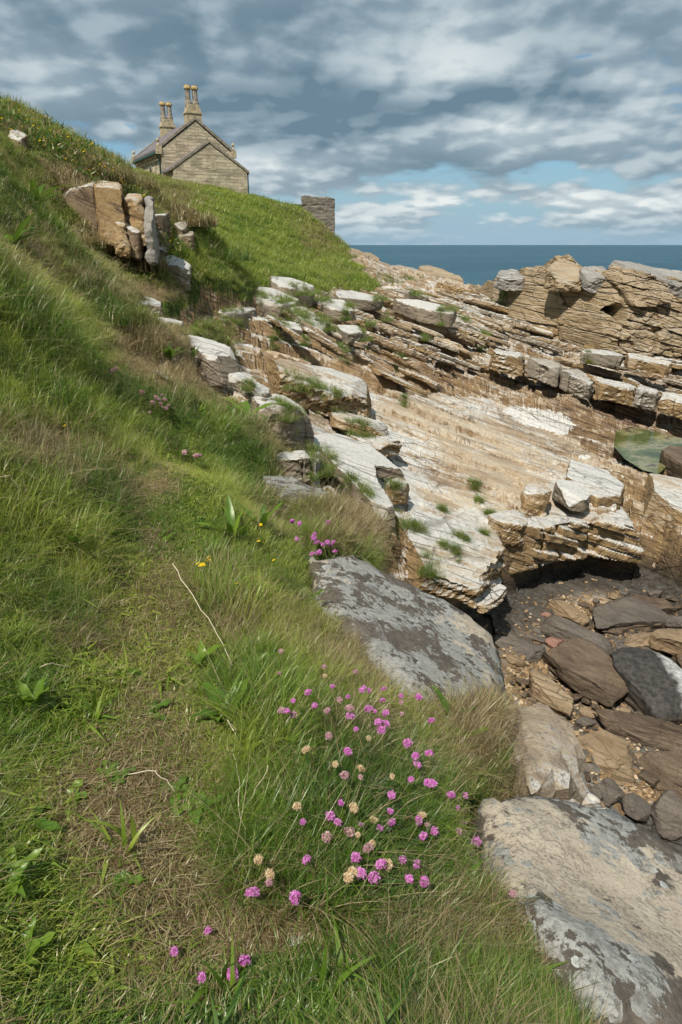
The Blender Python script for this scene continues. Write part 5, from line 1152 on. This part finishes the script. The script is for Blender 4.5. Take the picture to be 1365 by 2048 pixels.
T7 = [(235,112,'dull'),(228,203,'dull'),(418,178,'dull'),(420,215,'buff'),(452,258,'pink'),(550,198,'dull'),(350,283,'pink'),(288,318,'pink'),(518,302,'pink'),(482,316,'dull'),(585,262,'pink'),(605,275,'pink'),(575,275,'pink'),(668,270,'pink'),(664,318,'pink'),(740,298,'pink'),(742,325,'dull'),(815,303,'pink'),(378,340,'pink'),(432,360,'dull'),(524,350,'dull'),(527,382,'pink'),(600,352,'pink'),(612,350,'pink'),(630,362,'pink'),(676,370,'pink'),(745,375,'dull'),(868,403,'pink'),(645,408,'pink'),(678,415,'pink'),(657,440,'pink'),(551,438,'pink'),(238,360,'dull'),(262,365,'pink'),(288,376,'dull'),(438,465,'dull'),(604,475,'buff'),(767,495,'pink'),(516,532,'pink'),(343,525,'buff'),(464,585,'buff'),(572,605,'buff'),(503,632,'dull'),(570,640,'dull'),(703,637,'buff'),(803,550,'pink'),(858,542,'pink'),(808,585,'pink'),(782,650,'pink'),(850,660,'pink'),(868,668,'pink'),(700,713,'pink'),(487,748,'pink'),(541,770,'buff'),(303,762,'buff'),(328,827,'pink'),(443,802,'pink'),(474,828,'pink'),(627,820,'buff'),(573,840,'pink'),(652,852,'pink'),(695,782,'pink'),(830,800,'buff'),(814,820,'pink'),(880,864,'pink'),(834,888,'pink'),(702,830,'pink'),(850,840,'dull'),(951,715,'pink'),(1010,716,'pink'),(979,768,'pink'),(998,833,'pink'),(983,868,'dull'),(1056,908,'pink'),(428,890,'dull'),(510,860,'dull'),(530,872,'dull'),(558,880,'buff'),(617,922,'buff'),(602,940,'dull'),(551,977,'pink'),(344,985,'pink'),(143,985,'buff'),(748,985,'pink'),(808,1006,'pink'),(655,1005,'pink'),(680,1007,'buff'),(569,1043,'pink'),(520,1060,'buff'),(540,1038,'buff'),(627,1060,'pink'),(775,1066,'pink'),(838,1080,'pink'),(191,1045,'buff'),(185,1083,'dull'),(100,1125,'pink'),(118,1120,'pink'),(135,1124,'pink'),(295,1140,'pink'),(295,1155,'pink'),(1210,1127,'dull')]
LOWT = [(417,1862),(349,1903),(404,1955),(489,1923),(465,1947)]
CN = {'pink': 'bright pink', 'dull': 'fading dusky pink', 'buff': 'dried buff'}
for (zx, zy, k) in T7:
    u = 450+zx/2.1; v = 1250+zy/2.1
    col_ = 'left' if zx < 380 else ('middle' if zx < 700 else 'right'); row = 'upper' if zy < 480 else ('central' if zy < 800 else 'lower')
    single = {(1210,1127): 'lone dusky thrift head beside the tan and grey boulder', (868,668): 'largest bright pink thrift head, right of the clump centre', (1056,908): 'pink thrift head nearest the big tan boulder, apart from the clump'}.get((zx, zy))
    thrift(u, v, k, {'upper': .17, 'central': .15, 'lower': .11}[row]*pr.uniform(.85, 1.1), (.76 if k == 'pink' else .74) if single is None else 1.1, single or '%s thrift head in the %s %s part of the main clump' % (CN[k], row, col_), 'thrift flowers of the main clump', (-.05+.18*pr.normal(), .15*pr.normal()))
for i, (u, v) in enumerate(LOWT):
    thrift(u, v, 'pink', .05, .85, 'short pink thrift flower low in the worn turf, %s' % ['nearest the clump', 'furthest left of five', 'lowest and left', 'upper of the right pair', 'lower of the right pair'][i], 'low thrift flowers in the turf')
for (u, v) in [(585,1043),(600,1047),(594,1078),(657,1045),(630,1068),(634,1085),(645,1090),(655,1085),(668,1085),(662,1090),(625,1108),(638,1105),(670,1103),(628,1076)]:
    thrift(u, v, 'pink', .14, 1.1, 'pale pink thrift head at the back edge of the grey lichen boulder', 'thrift behind the grey lichen boulder')
for (u, v) in [(312,795),(325,790),(330,800),(322,808),(338,812),(332,818),(300,825),(285,785),(318,800),(326,815),(306,806)]:
    thrift(u, v, 'dull', .16, 1.35, 'dusky thrift head below the small pale rock by the path', 'thrift by the path rock')
for (u, v) in [(370,905),(393,912),(400,912)]: thrift(u, v, 'dull', .12, 1.5, 'distant dusky thrift head in the grass beside the path', 'thrift beside the path')
for (u, v) in [(225,742),(232,738)]: thrift(u, v, 'dull', .12, 1.7, 'dusky thrift head beside the upper path bend', 'thrift at the path bend')
# small yellow flowers
def yellow_mesh():
    V = []; Q = []; B = []
    for fl_ in range(3):
        o3 = np.array([.007*math.cos(fl_*2.1), .007*math.sin(fl_*2.1), .002*fl_])
        for k in range(5):
            t = 2*math.pi*k/5; e = np.array([math.cos(t), math.sin(t), .35]); f = np.array([-math.sin(t), math.cos(t), 0]); o = len(V)
            V += [o3, o3+e*.005-f*.0035, o3+e*.0085, o3+e*.005+f*.0035]; Q.append((o, o+1, o+2, o+3)); B += [0., .6, 1., .6]
    me = npmesh('flower_head', np.array(V), np.array(Q)); attr(me, 'bv', np.array(B)); me.materials.append(M['yellow']); return me
YM = yellow_mesh()
YL = {(418,1115): 0, (420,1121): 0, (396,1128): 0, (407,1130): 0, (412,1122): 0, (402,1131): 0, (487,1028): 1, (522,1050): 1, (518,1082): 1, (528,1086): 1, (475,1168): 2, (548,1121): 3, (50,798): 4, (130,852): 5, (403,875): 6}
YT = ['yellow trefoil in the tight group left of the tall dock', 'yellow flower among the leaves of the tall dock', 'single yellow flower right of the long bleached straw', 'orange yellow flower at the edge of the brown tussock', 'tiny yellow flower on the far left bank', 'tiny yellow flower by the path bend', 'tiny yellow flower in the long grass by the path']
for (u, v), i in YL.items():
    hp = hit(u, v, .10)[0]; b = np.array([hp[0]+.02*pr.normal(), hp[1]+.02, 0]); b[2] = ground([b[0]], [b[1]])[0]
    t = empty('yellow_flower', b); tag(t, YT[i], 'flower', 'yellow flowers in the grass')
    link('stem', tube_mesh('stem', [np.zeros(3), (hp-b)*.5+np.array([.01, 0, .01]), hp-b], .001, .0008), M['stem'], t)
    hd = link('flower_head', YM, None, t); hd.location = hp-b; hd.scale = (.78,)*3; hd.rotation_euler = (-.3, .2, pr.uniform(0, 6))
# broad leaved plants: each leaf a part
def leaf_mesh(L, W, up, curl, seed, fold=.25):
    r = np.random.default_rng(seed); n = 8; V = []; Q = []; wob = r.uniform(0, 6)
    for i in range(n+1):
        t = i/n; ang = up-curl*t; 
        x = L*(t*math.cos(up-.5*curl*t)); z = L*t*math.sin(up-.5*curl*t)
        w = W*.5*(math.sin(math.pi*min(1, t*.92+.05)**.75)**.8)*(1+.08*math.sin(9*t+wob)); w = max(w, .0015)
        for j, sd_ in enumerate((-1, -.5, 0, .5, 1)): V.append((x-abs(sd_)*w*fold*math.sin(ang), sd_*w, z+abs(sd_)*w*fold*math.cos(ang)+.004*math.sin(14*t+wob+sd_)))
    for i in range(n):
        for j in range(4): Q.append((i*5+j, i*5+j+1, i*5+j+6, i*5+j+5))
    me = npmesh('leaf', np.array(V), np.array(Q), True); attr(me, 'bv', np.clip(np.full(len(V), r.uniform(.2, .8))+np.tile([0, 0, .12, 0, 0], n+1), 0, 1)); attr(me, 'ht', np.zeros(len(V))); return me
def plant(name, u, v, n, L, W, up, label, group=None, mat='leaf', az=None, spread=.01):
    b = hit(u, v, 0)[0]; t = empty(name, b); tag(t, label, 'plant', group)
    for i in range(n):
        a = (2*math.pi*i/n+pr.uniform(-.4, .4)) if az is None else pr.uniform(*az)
        lf = link('leaf', leaf_mesh(L*pr.uniform(.7, 1.15), W*pr.uniform(.8, 1.2), up*pr.uniform(.8, 1.2), pr.uniform(.5, 1.1), int(pr.integers(1, 9999))), M[mat], t); lf.scale = (1.3, 1.45, 1.3)
        lf.rotation_euler = (0, 0, a); lf.location = (spread*pr.normal(), spread*pr.normal(), .012)
PL = [
('dock_plant', 452,1440, 5, .13,.035, 1.05, 'two leaved dock standing dark green beside the broken straw', 'leaf'),
('dock_plant', 60,1425, 5, .085,.022, 1.25, 'upright pale green dock at the left edge of the worn path', 'leaf2'),
('dock_plant', 470,1085, 8, .19,.026, 1.2, 'tall dock with long upright leaves beside the path', 'leaf2'),
('dock_plant', 520,1060, 5, .17,.024, 1.1, 'dock with leaning leaves among yellow flowers', 'leaf'),
('dock_plant', 400,1335, 4, .085,.024, 1.0, 'small dock right of the path, above the two leaved dock', 'leaf2'),
('dock_plant', 140,1110, 5, .16,.022, 1.0, 'dock half hidden in the long grass at left', 'leaf'),
('dock_plant', 500,842, 9, .32,.05, .8, 'cluster of broad bright leaves below the white stepped slab', 'leaf2'),
('dock_plant', 340,722, 7, .26,.05, 1.0, 'dark leafy dock beside the small half sunk slab', 'leaf'),
('dock_plant', 385,725, 5, .24,.04, 1.1, 'upright leafy dock in front of the white block', 'leaf'),
('dock_plant', 610,985, 4, .16,.04, 1.2, 'young dock in front of the flat tan slab', 'leaf'),
('dock_plant', 590,955, 5, .16,.04, .9, 'dock in the hollow under the small white ledge', 'leaf2'),
('dock_plant', 620,1210, 3, .10,.025, 1.0, 'yellowing dock at the edge of the brown grass by the boulder', 'leaf2'),
('dock_plant', 935,1480, 2, .09,.024, .7, 'single bright leaf lying on the straw tussock', 'leaf2'),
('dock_plant', 900,1450, 3, .12,.028, 1.1, 'narrow leaved dock in front of the grey lichen boulder', 'leaf'),
('plantain', 222,1562, 8, .05,.015, .5, 'flat plantain rosette in the middle of the worn path', 'leaf'),
('plantain', 295,1440, 7, .06,.018, .4, 'flat plantain rosette on the upper worn path', 'leaf'),
('plantain', 135,1610, 5, .05,.02, .4, 'small plantain rosette left of the path middle', 'leaf2'),
('plantain', 350,1590, 5, .05,.018, .4, 'small plantain right of the flat path rosette', 'leaf'),
('plantain', 390,1622, 5, .055,.02, .5, 'plantain at the right edge of the worn path', 'leaf2'),
('plantain', 235,1780, 6, .05,.018, .4, 'plantain below the bare earth patch', 'leaf'),
('plantain', 60,1665, 6, .06,.02, .5, 'plantain at the left rim of the worn turf', 'leaf'),
('plantain', 135,1910, 5, .055,.02, .5, 'plantain low on the left of the worn turf', 'leaf2'),
('plantain', 250,1345, 5, .06,.018, .5, 'plantain at the top of the worn path', 'leaf'),
('dock_plant', 15,1790, 9, .062,.020, 1.0, 'leafy dock at the left edge of the photo, upper of two', 'leaf2'),
('dock_plant', 40,1950, 13, .055,.019, .9, 'lush leafy dock in the lower left corner', 'leaf2'),
('dock_plant', 1070,1920, 4, .08,.024, .9, 'small dock in front of the lower end of the tan boulder', 'leaf'),
('thistle', 25,500, 8, .34,.06, .9, 'dark thistle like plant high on the left bank', 'leaf'),
('thistle', 75,415, 7, .4,.07, .9, 'dark leafy plant near the top of the left bank', 'leaf'),
]
for (nm, u, v, n, L, W_, up, lab, mt) in PL: plant(nm, u, v, n, L, W_, up, lab, 'broad leaved plants in the grass', mt)
# dead stems
def stem(p, r0, label):
    pts = [hit(u, v, l)[0] for (u, v, l) in p]; b = pts[-1].copy(); fine = []
    for a, c in zip(pts, pts[1:]):
        for k in range(4): fine.append(a+(c-a)*k/4+np.array([.003, .002, .002])*pr.normal(size=3))
    fine.append(pts[-1]); o = link('dry_stem', tube_mesh('dry_stem', [q-b for q in fine], r0, r0*.6, 6, pr.uniform()), M['straw']); o.location = b; tag(o, label, 'stem', 'dead stems in the grass')
stem([(345,1128,.12),(385,1190,.12),(425,1250,.11),(465,1330,.06)], .0019, 'long bleached straw leaning across the middle of the path')
stem([(443,1430,.05),(462,1450,.05),(478,1485,.03)], .0028, 'short broken pale straw under the two leaved dock')
stem([(448,1430,.045),(475,1462,.045)], .0025, 'pale splinter lying against the broken straw')
stem([(80,1335,.12),(105,1326,.13),(138,1332,.11)], .0018, 'bent seed stem over the dark grass at left')
stem([(248,1548,.02),(300,1540,.05),(330,1560,.04),(355,1590,.01)], .0012, 'thin arched straw beside the path rosette')
stem([(470,1500,.05),(478,1600,.08),(490,1680,.05)], .0010, 'upright thin straw at the left edge of the thrift')
stem([(540,1530,.12),(505,1590,.08),(470,1640,.02)], .0011, 'leaning straw crossing the left of the thrift clump')
stem([(345,970,.1),(362,955,.2),(355,1000,.04)], .0022, 'forked dead stem beside the tall dock')
stem([(0,955,.14),(20,952,.15),(38,975,.12)], .0024, 'dead stem over the brown tussock at far left')
o = link('twig', tube_mesh('twig', [np.zeros(3), np.array([.03,.012,.004]), np.array([.075,.02,.002])], .003, .002, 6), simple('dark_twig', (.05,.035,.025))); o.location = hit(270,1712,.012)[0]; tag(o, 'short dark twig lying on bare earth in the worn turf', 'twig')
# brown bushy tussocks
M['brown_tussock'] = grass_mat('brown_tussock', False, .93, .3)
def tussock(u, v, rad, hgt, n, label, lead=(0, 0), dry='brown_tussock', w=.0022):
    b = hit(u, v, 0)[0]; r = np.random.default_rng(int(u*7+v)); k = np.clip(b[1]/3, .8, 3)
    me = strand_mesh('grass_tussock', [strands(r, n, (hgt*.5, hgt), (w*k*.5, w*k), rad, .8, .5, 5, lead)]); co, _ = get(me)
    gz = ground(co[:, 0]*.8+b[0], co[:, 1]*.8+b[1]); co[:, 2] += np.clip(gz-b[2], -.12, .12); put(me, co)
    o = link('grass_tussock', me, M[dry]); o.location = b-np.array([0, 0, .02]); tag(o, label, 'tussock', 'dry brown tussocks')
tussock(660,1050,.22,.26,900,'twiggy brown tussock between the tan slab and the lichen boulder')
tussock(735,1085,.20,.22,700,'brown tussock drooping over the back of the lichen boulder')
tussock(965,1440,.12,.17,800,'straw coloured tussock hanging below the grey lichen boulder',(.4,-.4))
tussock(1000,1530,.10,.13,500,'short straw tussock against the white spotted rock',(.3,-.3))
tussock(60,930,.25,.26,900,'grey brown tussock bulging from the left bank')
tussock(445,745,.30,.28,700,'brown tussock on the bank beside the white block')
tussock(150,375,.5,.35,1100,'brown tussock on top of the outcrop at left',w=.007)
tussock(215,350,.5,.4,1100,'dark brown tussock above the orange outcrop block',w=.007)
tussock(275,375,.45,.4,1100,'brown tussock over the upright grey slab',w=.007)
tussock(385,440,.5,.4,1000,'brown grass cap on the end of the spur',w=.007)
M['green_tussock'] = grass_mat('green_tussock', False, .12, .22)
def green(u, v, rad, hgt, n, label, lead=(0, 0)):
    tussock(u, v, rad, hgt, n, label, lead, 'green_tussock', .003); o = COL.objects[-1]; o['group'] = 'dark green tussocks'
green(455,1385,.10,.15,500,'dark green tussock behind the two leaved dock')
green(720,1250,.10,.14,500,'dark green tussock at the lip of the grey lichen boulder',(.4,0))
green(855,1140,.13,.22,300,'green tuft in the gap between lichen boulder and jutting slab')
green(270,800,.22,.3,600,'dark green bushy tussock left of the path thrift')
green(700,2000,.12,.12,500,'dark green tussock at the bottom centre')
green(580,1720,.10,.11,500,'dark green tussock at the left of the thrift clump')
for (u, v, rad, hg, n, lab) in [(120,700,.28,.34,600,'lush green tussock on the left bank beside the path bend'),(205,625,.3,.36,600,'green tussock on the bank above the path bend'),(60,770,.24,.3,600,'rank green tussock at the far left of the bank'),(330,885,.18,.24,500,'green tussock at the right side of the narrow path'),(175,1010,.16,.24,600,'green tussock drooping over the left rim of the path'),(90,1210,.14,.2,600,'dark tussock at left, above the upright pale dock'),(560,1175,.12,.17,500,'green tussock left of the grey lichen boulder'),(600,1570,.09,.12,500,'green tussock inside the thrift clump'),(800,1700,.08,.11,500,'green cushion under the right part of the thrift clump'),(950,1990,.1,.1,500,'green tussock at the bottom right of centre')]:
    green(u, v, rad, hg, n, lab)
for (u, v, rad, hg, lab) in [(440,508,.7,.55,'dark green bush low on the green slope'),(655,478,.9,.8,'dark scrub at the foot of the ruined wall'),(690,512,.9,.6,'dark scrub where the green slope meets the shore rocks'),(610,425,.8,.6,'dark scrub beside the left edge of the ruined wall'),(255,405,.35,.3,'dark green tuft in the gap of the outcrop')]:
    green(u, v, rad, hg, 900, lab); COL.objects[-1]['group'] = 'dark scrub on the slope'
tussock(165,478,.35,.32,800,'straw tussock at the foot of the flat faced outcrop block',w=.006)
tussock(225,485,.35,.30,800,'straw tussock at the foot of the tall orange block',w=.006)
tussock(285,525,.4,.34,800,'straw tussock under the upright grey slab',w=.006)
tussock(160,385,.3,.24,700,'brown grass fringe over the flat faced outcrop block',w=.006)
# gorse on the skyline
def gorse():
    b = hit(185,352,0)[0]; r = np.random.default_rng(3); t = empty('gorse_bush', b); tag(t, 'sprawling gorse with yellow blossom on the upper left skyline', 'bush')
    V = []; Q = []; B = []; YV = []; YQ = []
    for i in range(2600):
        x = r.normal()*.95; y = r.normal()*.35; hh = .42*max(.1, 1-(x/2.6)**2)*r.uniform(.1, 1.); gz = None
        V.append((x, y, hh))
    P0 = np.array(V); gz = ground(P0[:, 0]+b[0], P0[:, 1]+b[1])-b[2]; P0[:, 2] += gz
    V = []
    for p in P0:
        d = r.normal(size=3); d[2] = abs(d[2])+.4; d /= np.linalg.norm(d); e = np.cross(d, r.normal(size=3)); e /= np.linalg.norm(e); o = len(V); L = r.uniform(.06, .14)
        V += [p-e*.012, p+e*.012, p+d*L]; Q.append((o, o+1, o+2)); B += [r.uniform()]*3
        if r.uniform() < .09:
            o = len(YV); q = p+d*L*.6
            YV += [q-e*.02, q+np.cross(d, e)*.02, q+e*.02, q-np.cross(d, e)*.02]; YQ.append((o, o+1, o+2, o+3))
    me = npmesh('foliage', np.array(V), np.array(Q)); attr(me, 'bv', np.array(B)); attr(me, 'ht', np.zeros(len(V))); link('foliage', me, grass_mat('gorse_foliage', False, .35, .18), t)
    me = npmesh('blossom', np.array(YV), np.array(YQ)); attr(me, 'bv', r.uniform(0, .5, len(YV))); link('blossom', me, M['yellow'], t)
gorse()

for (u, v, L, lab) in [(640,1860,.05,'small white stone half buried at the foot of the thrift clump'),(590,1890,.07,'flat pale stone showing through dead grass below the thrift'),(618,1880,.04,'little pale stone between two others under dead grass')]:
    c = hit(u, v, .004)[0]; o = boulder('half_buried_stone', c+np.array([-L/2, 0, 0]), c+np.array([L/2, .01, 0]), L*.7, L*.35, 'slab', int(u), box=.7, sub=4, amp=.02, lam=0); tag(o, lab, 'stone', 'pale stones in the turf')
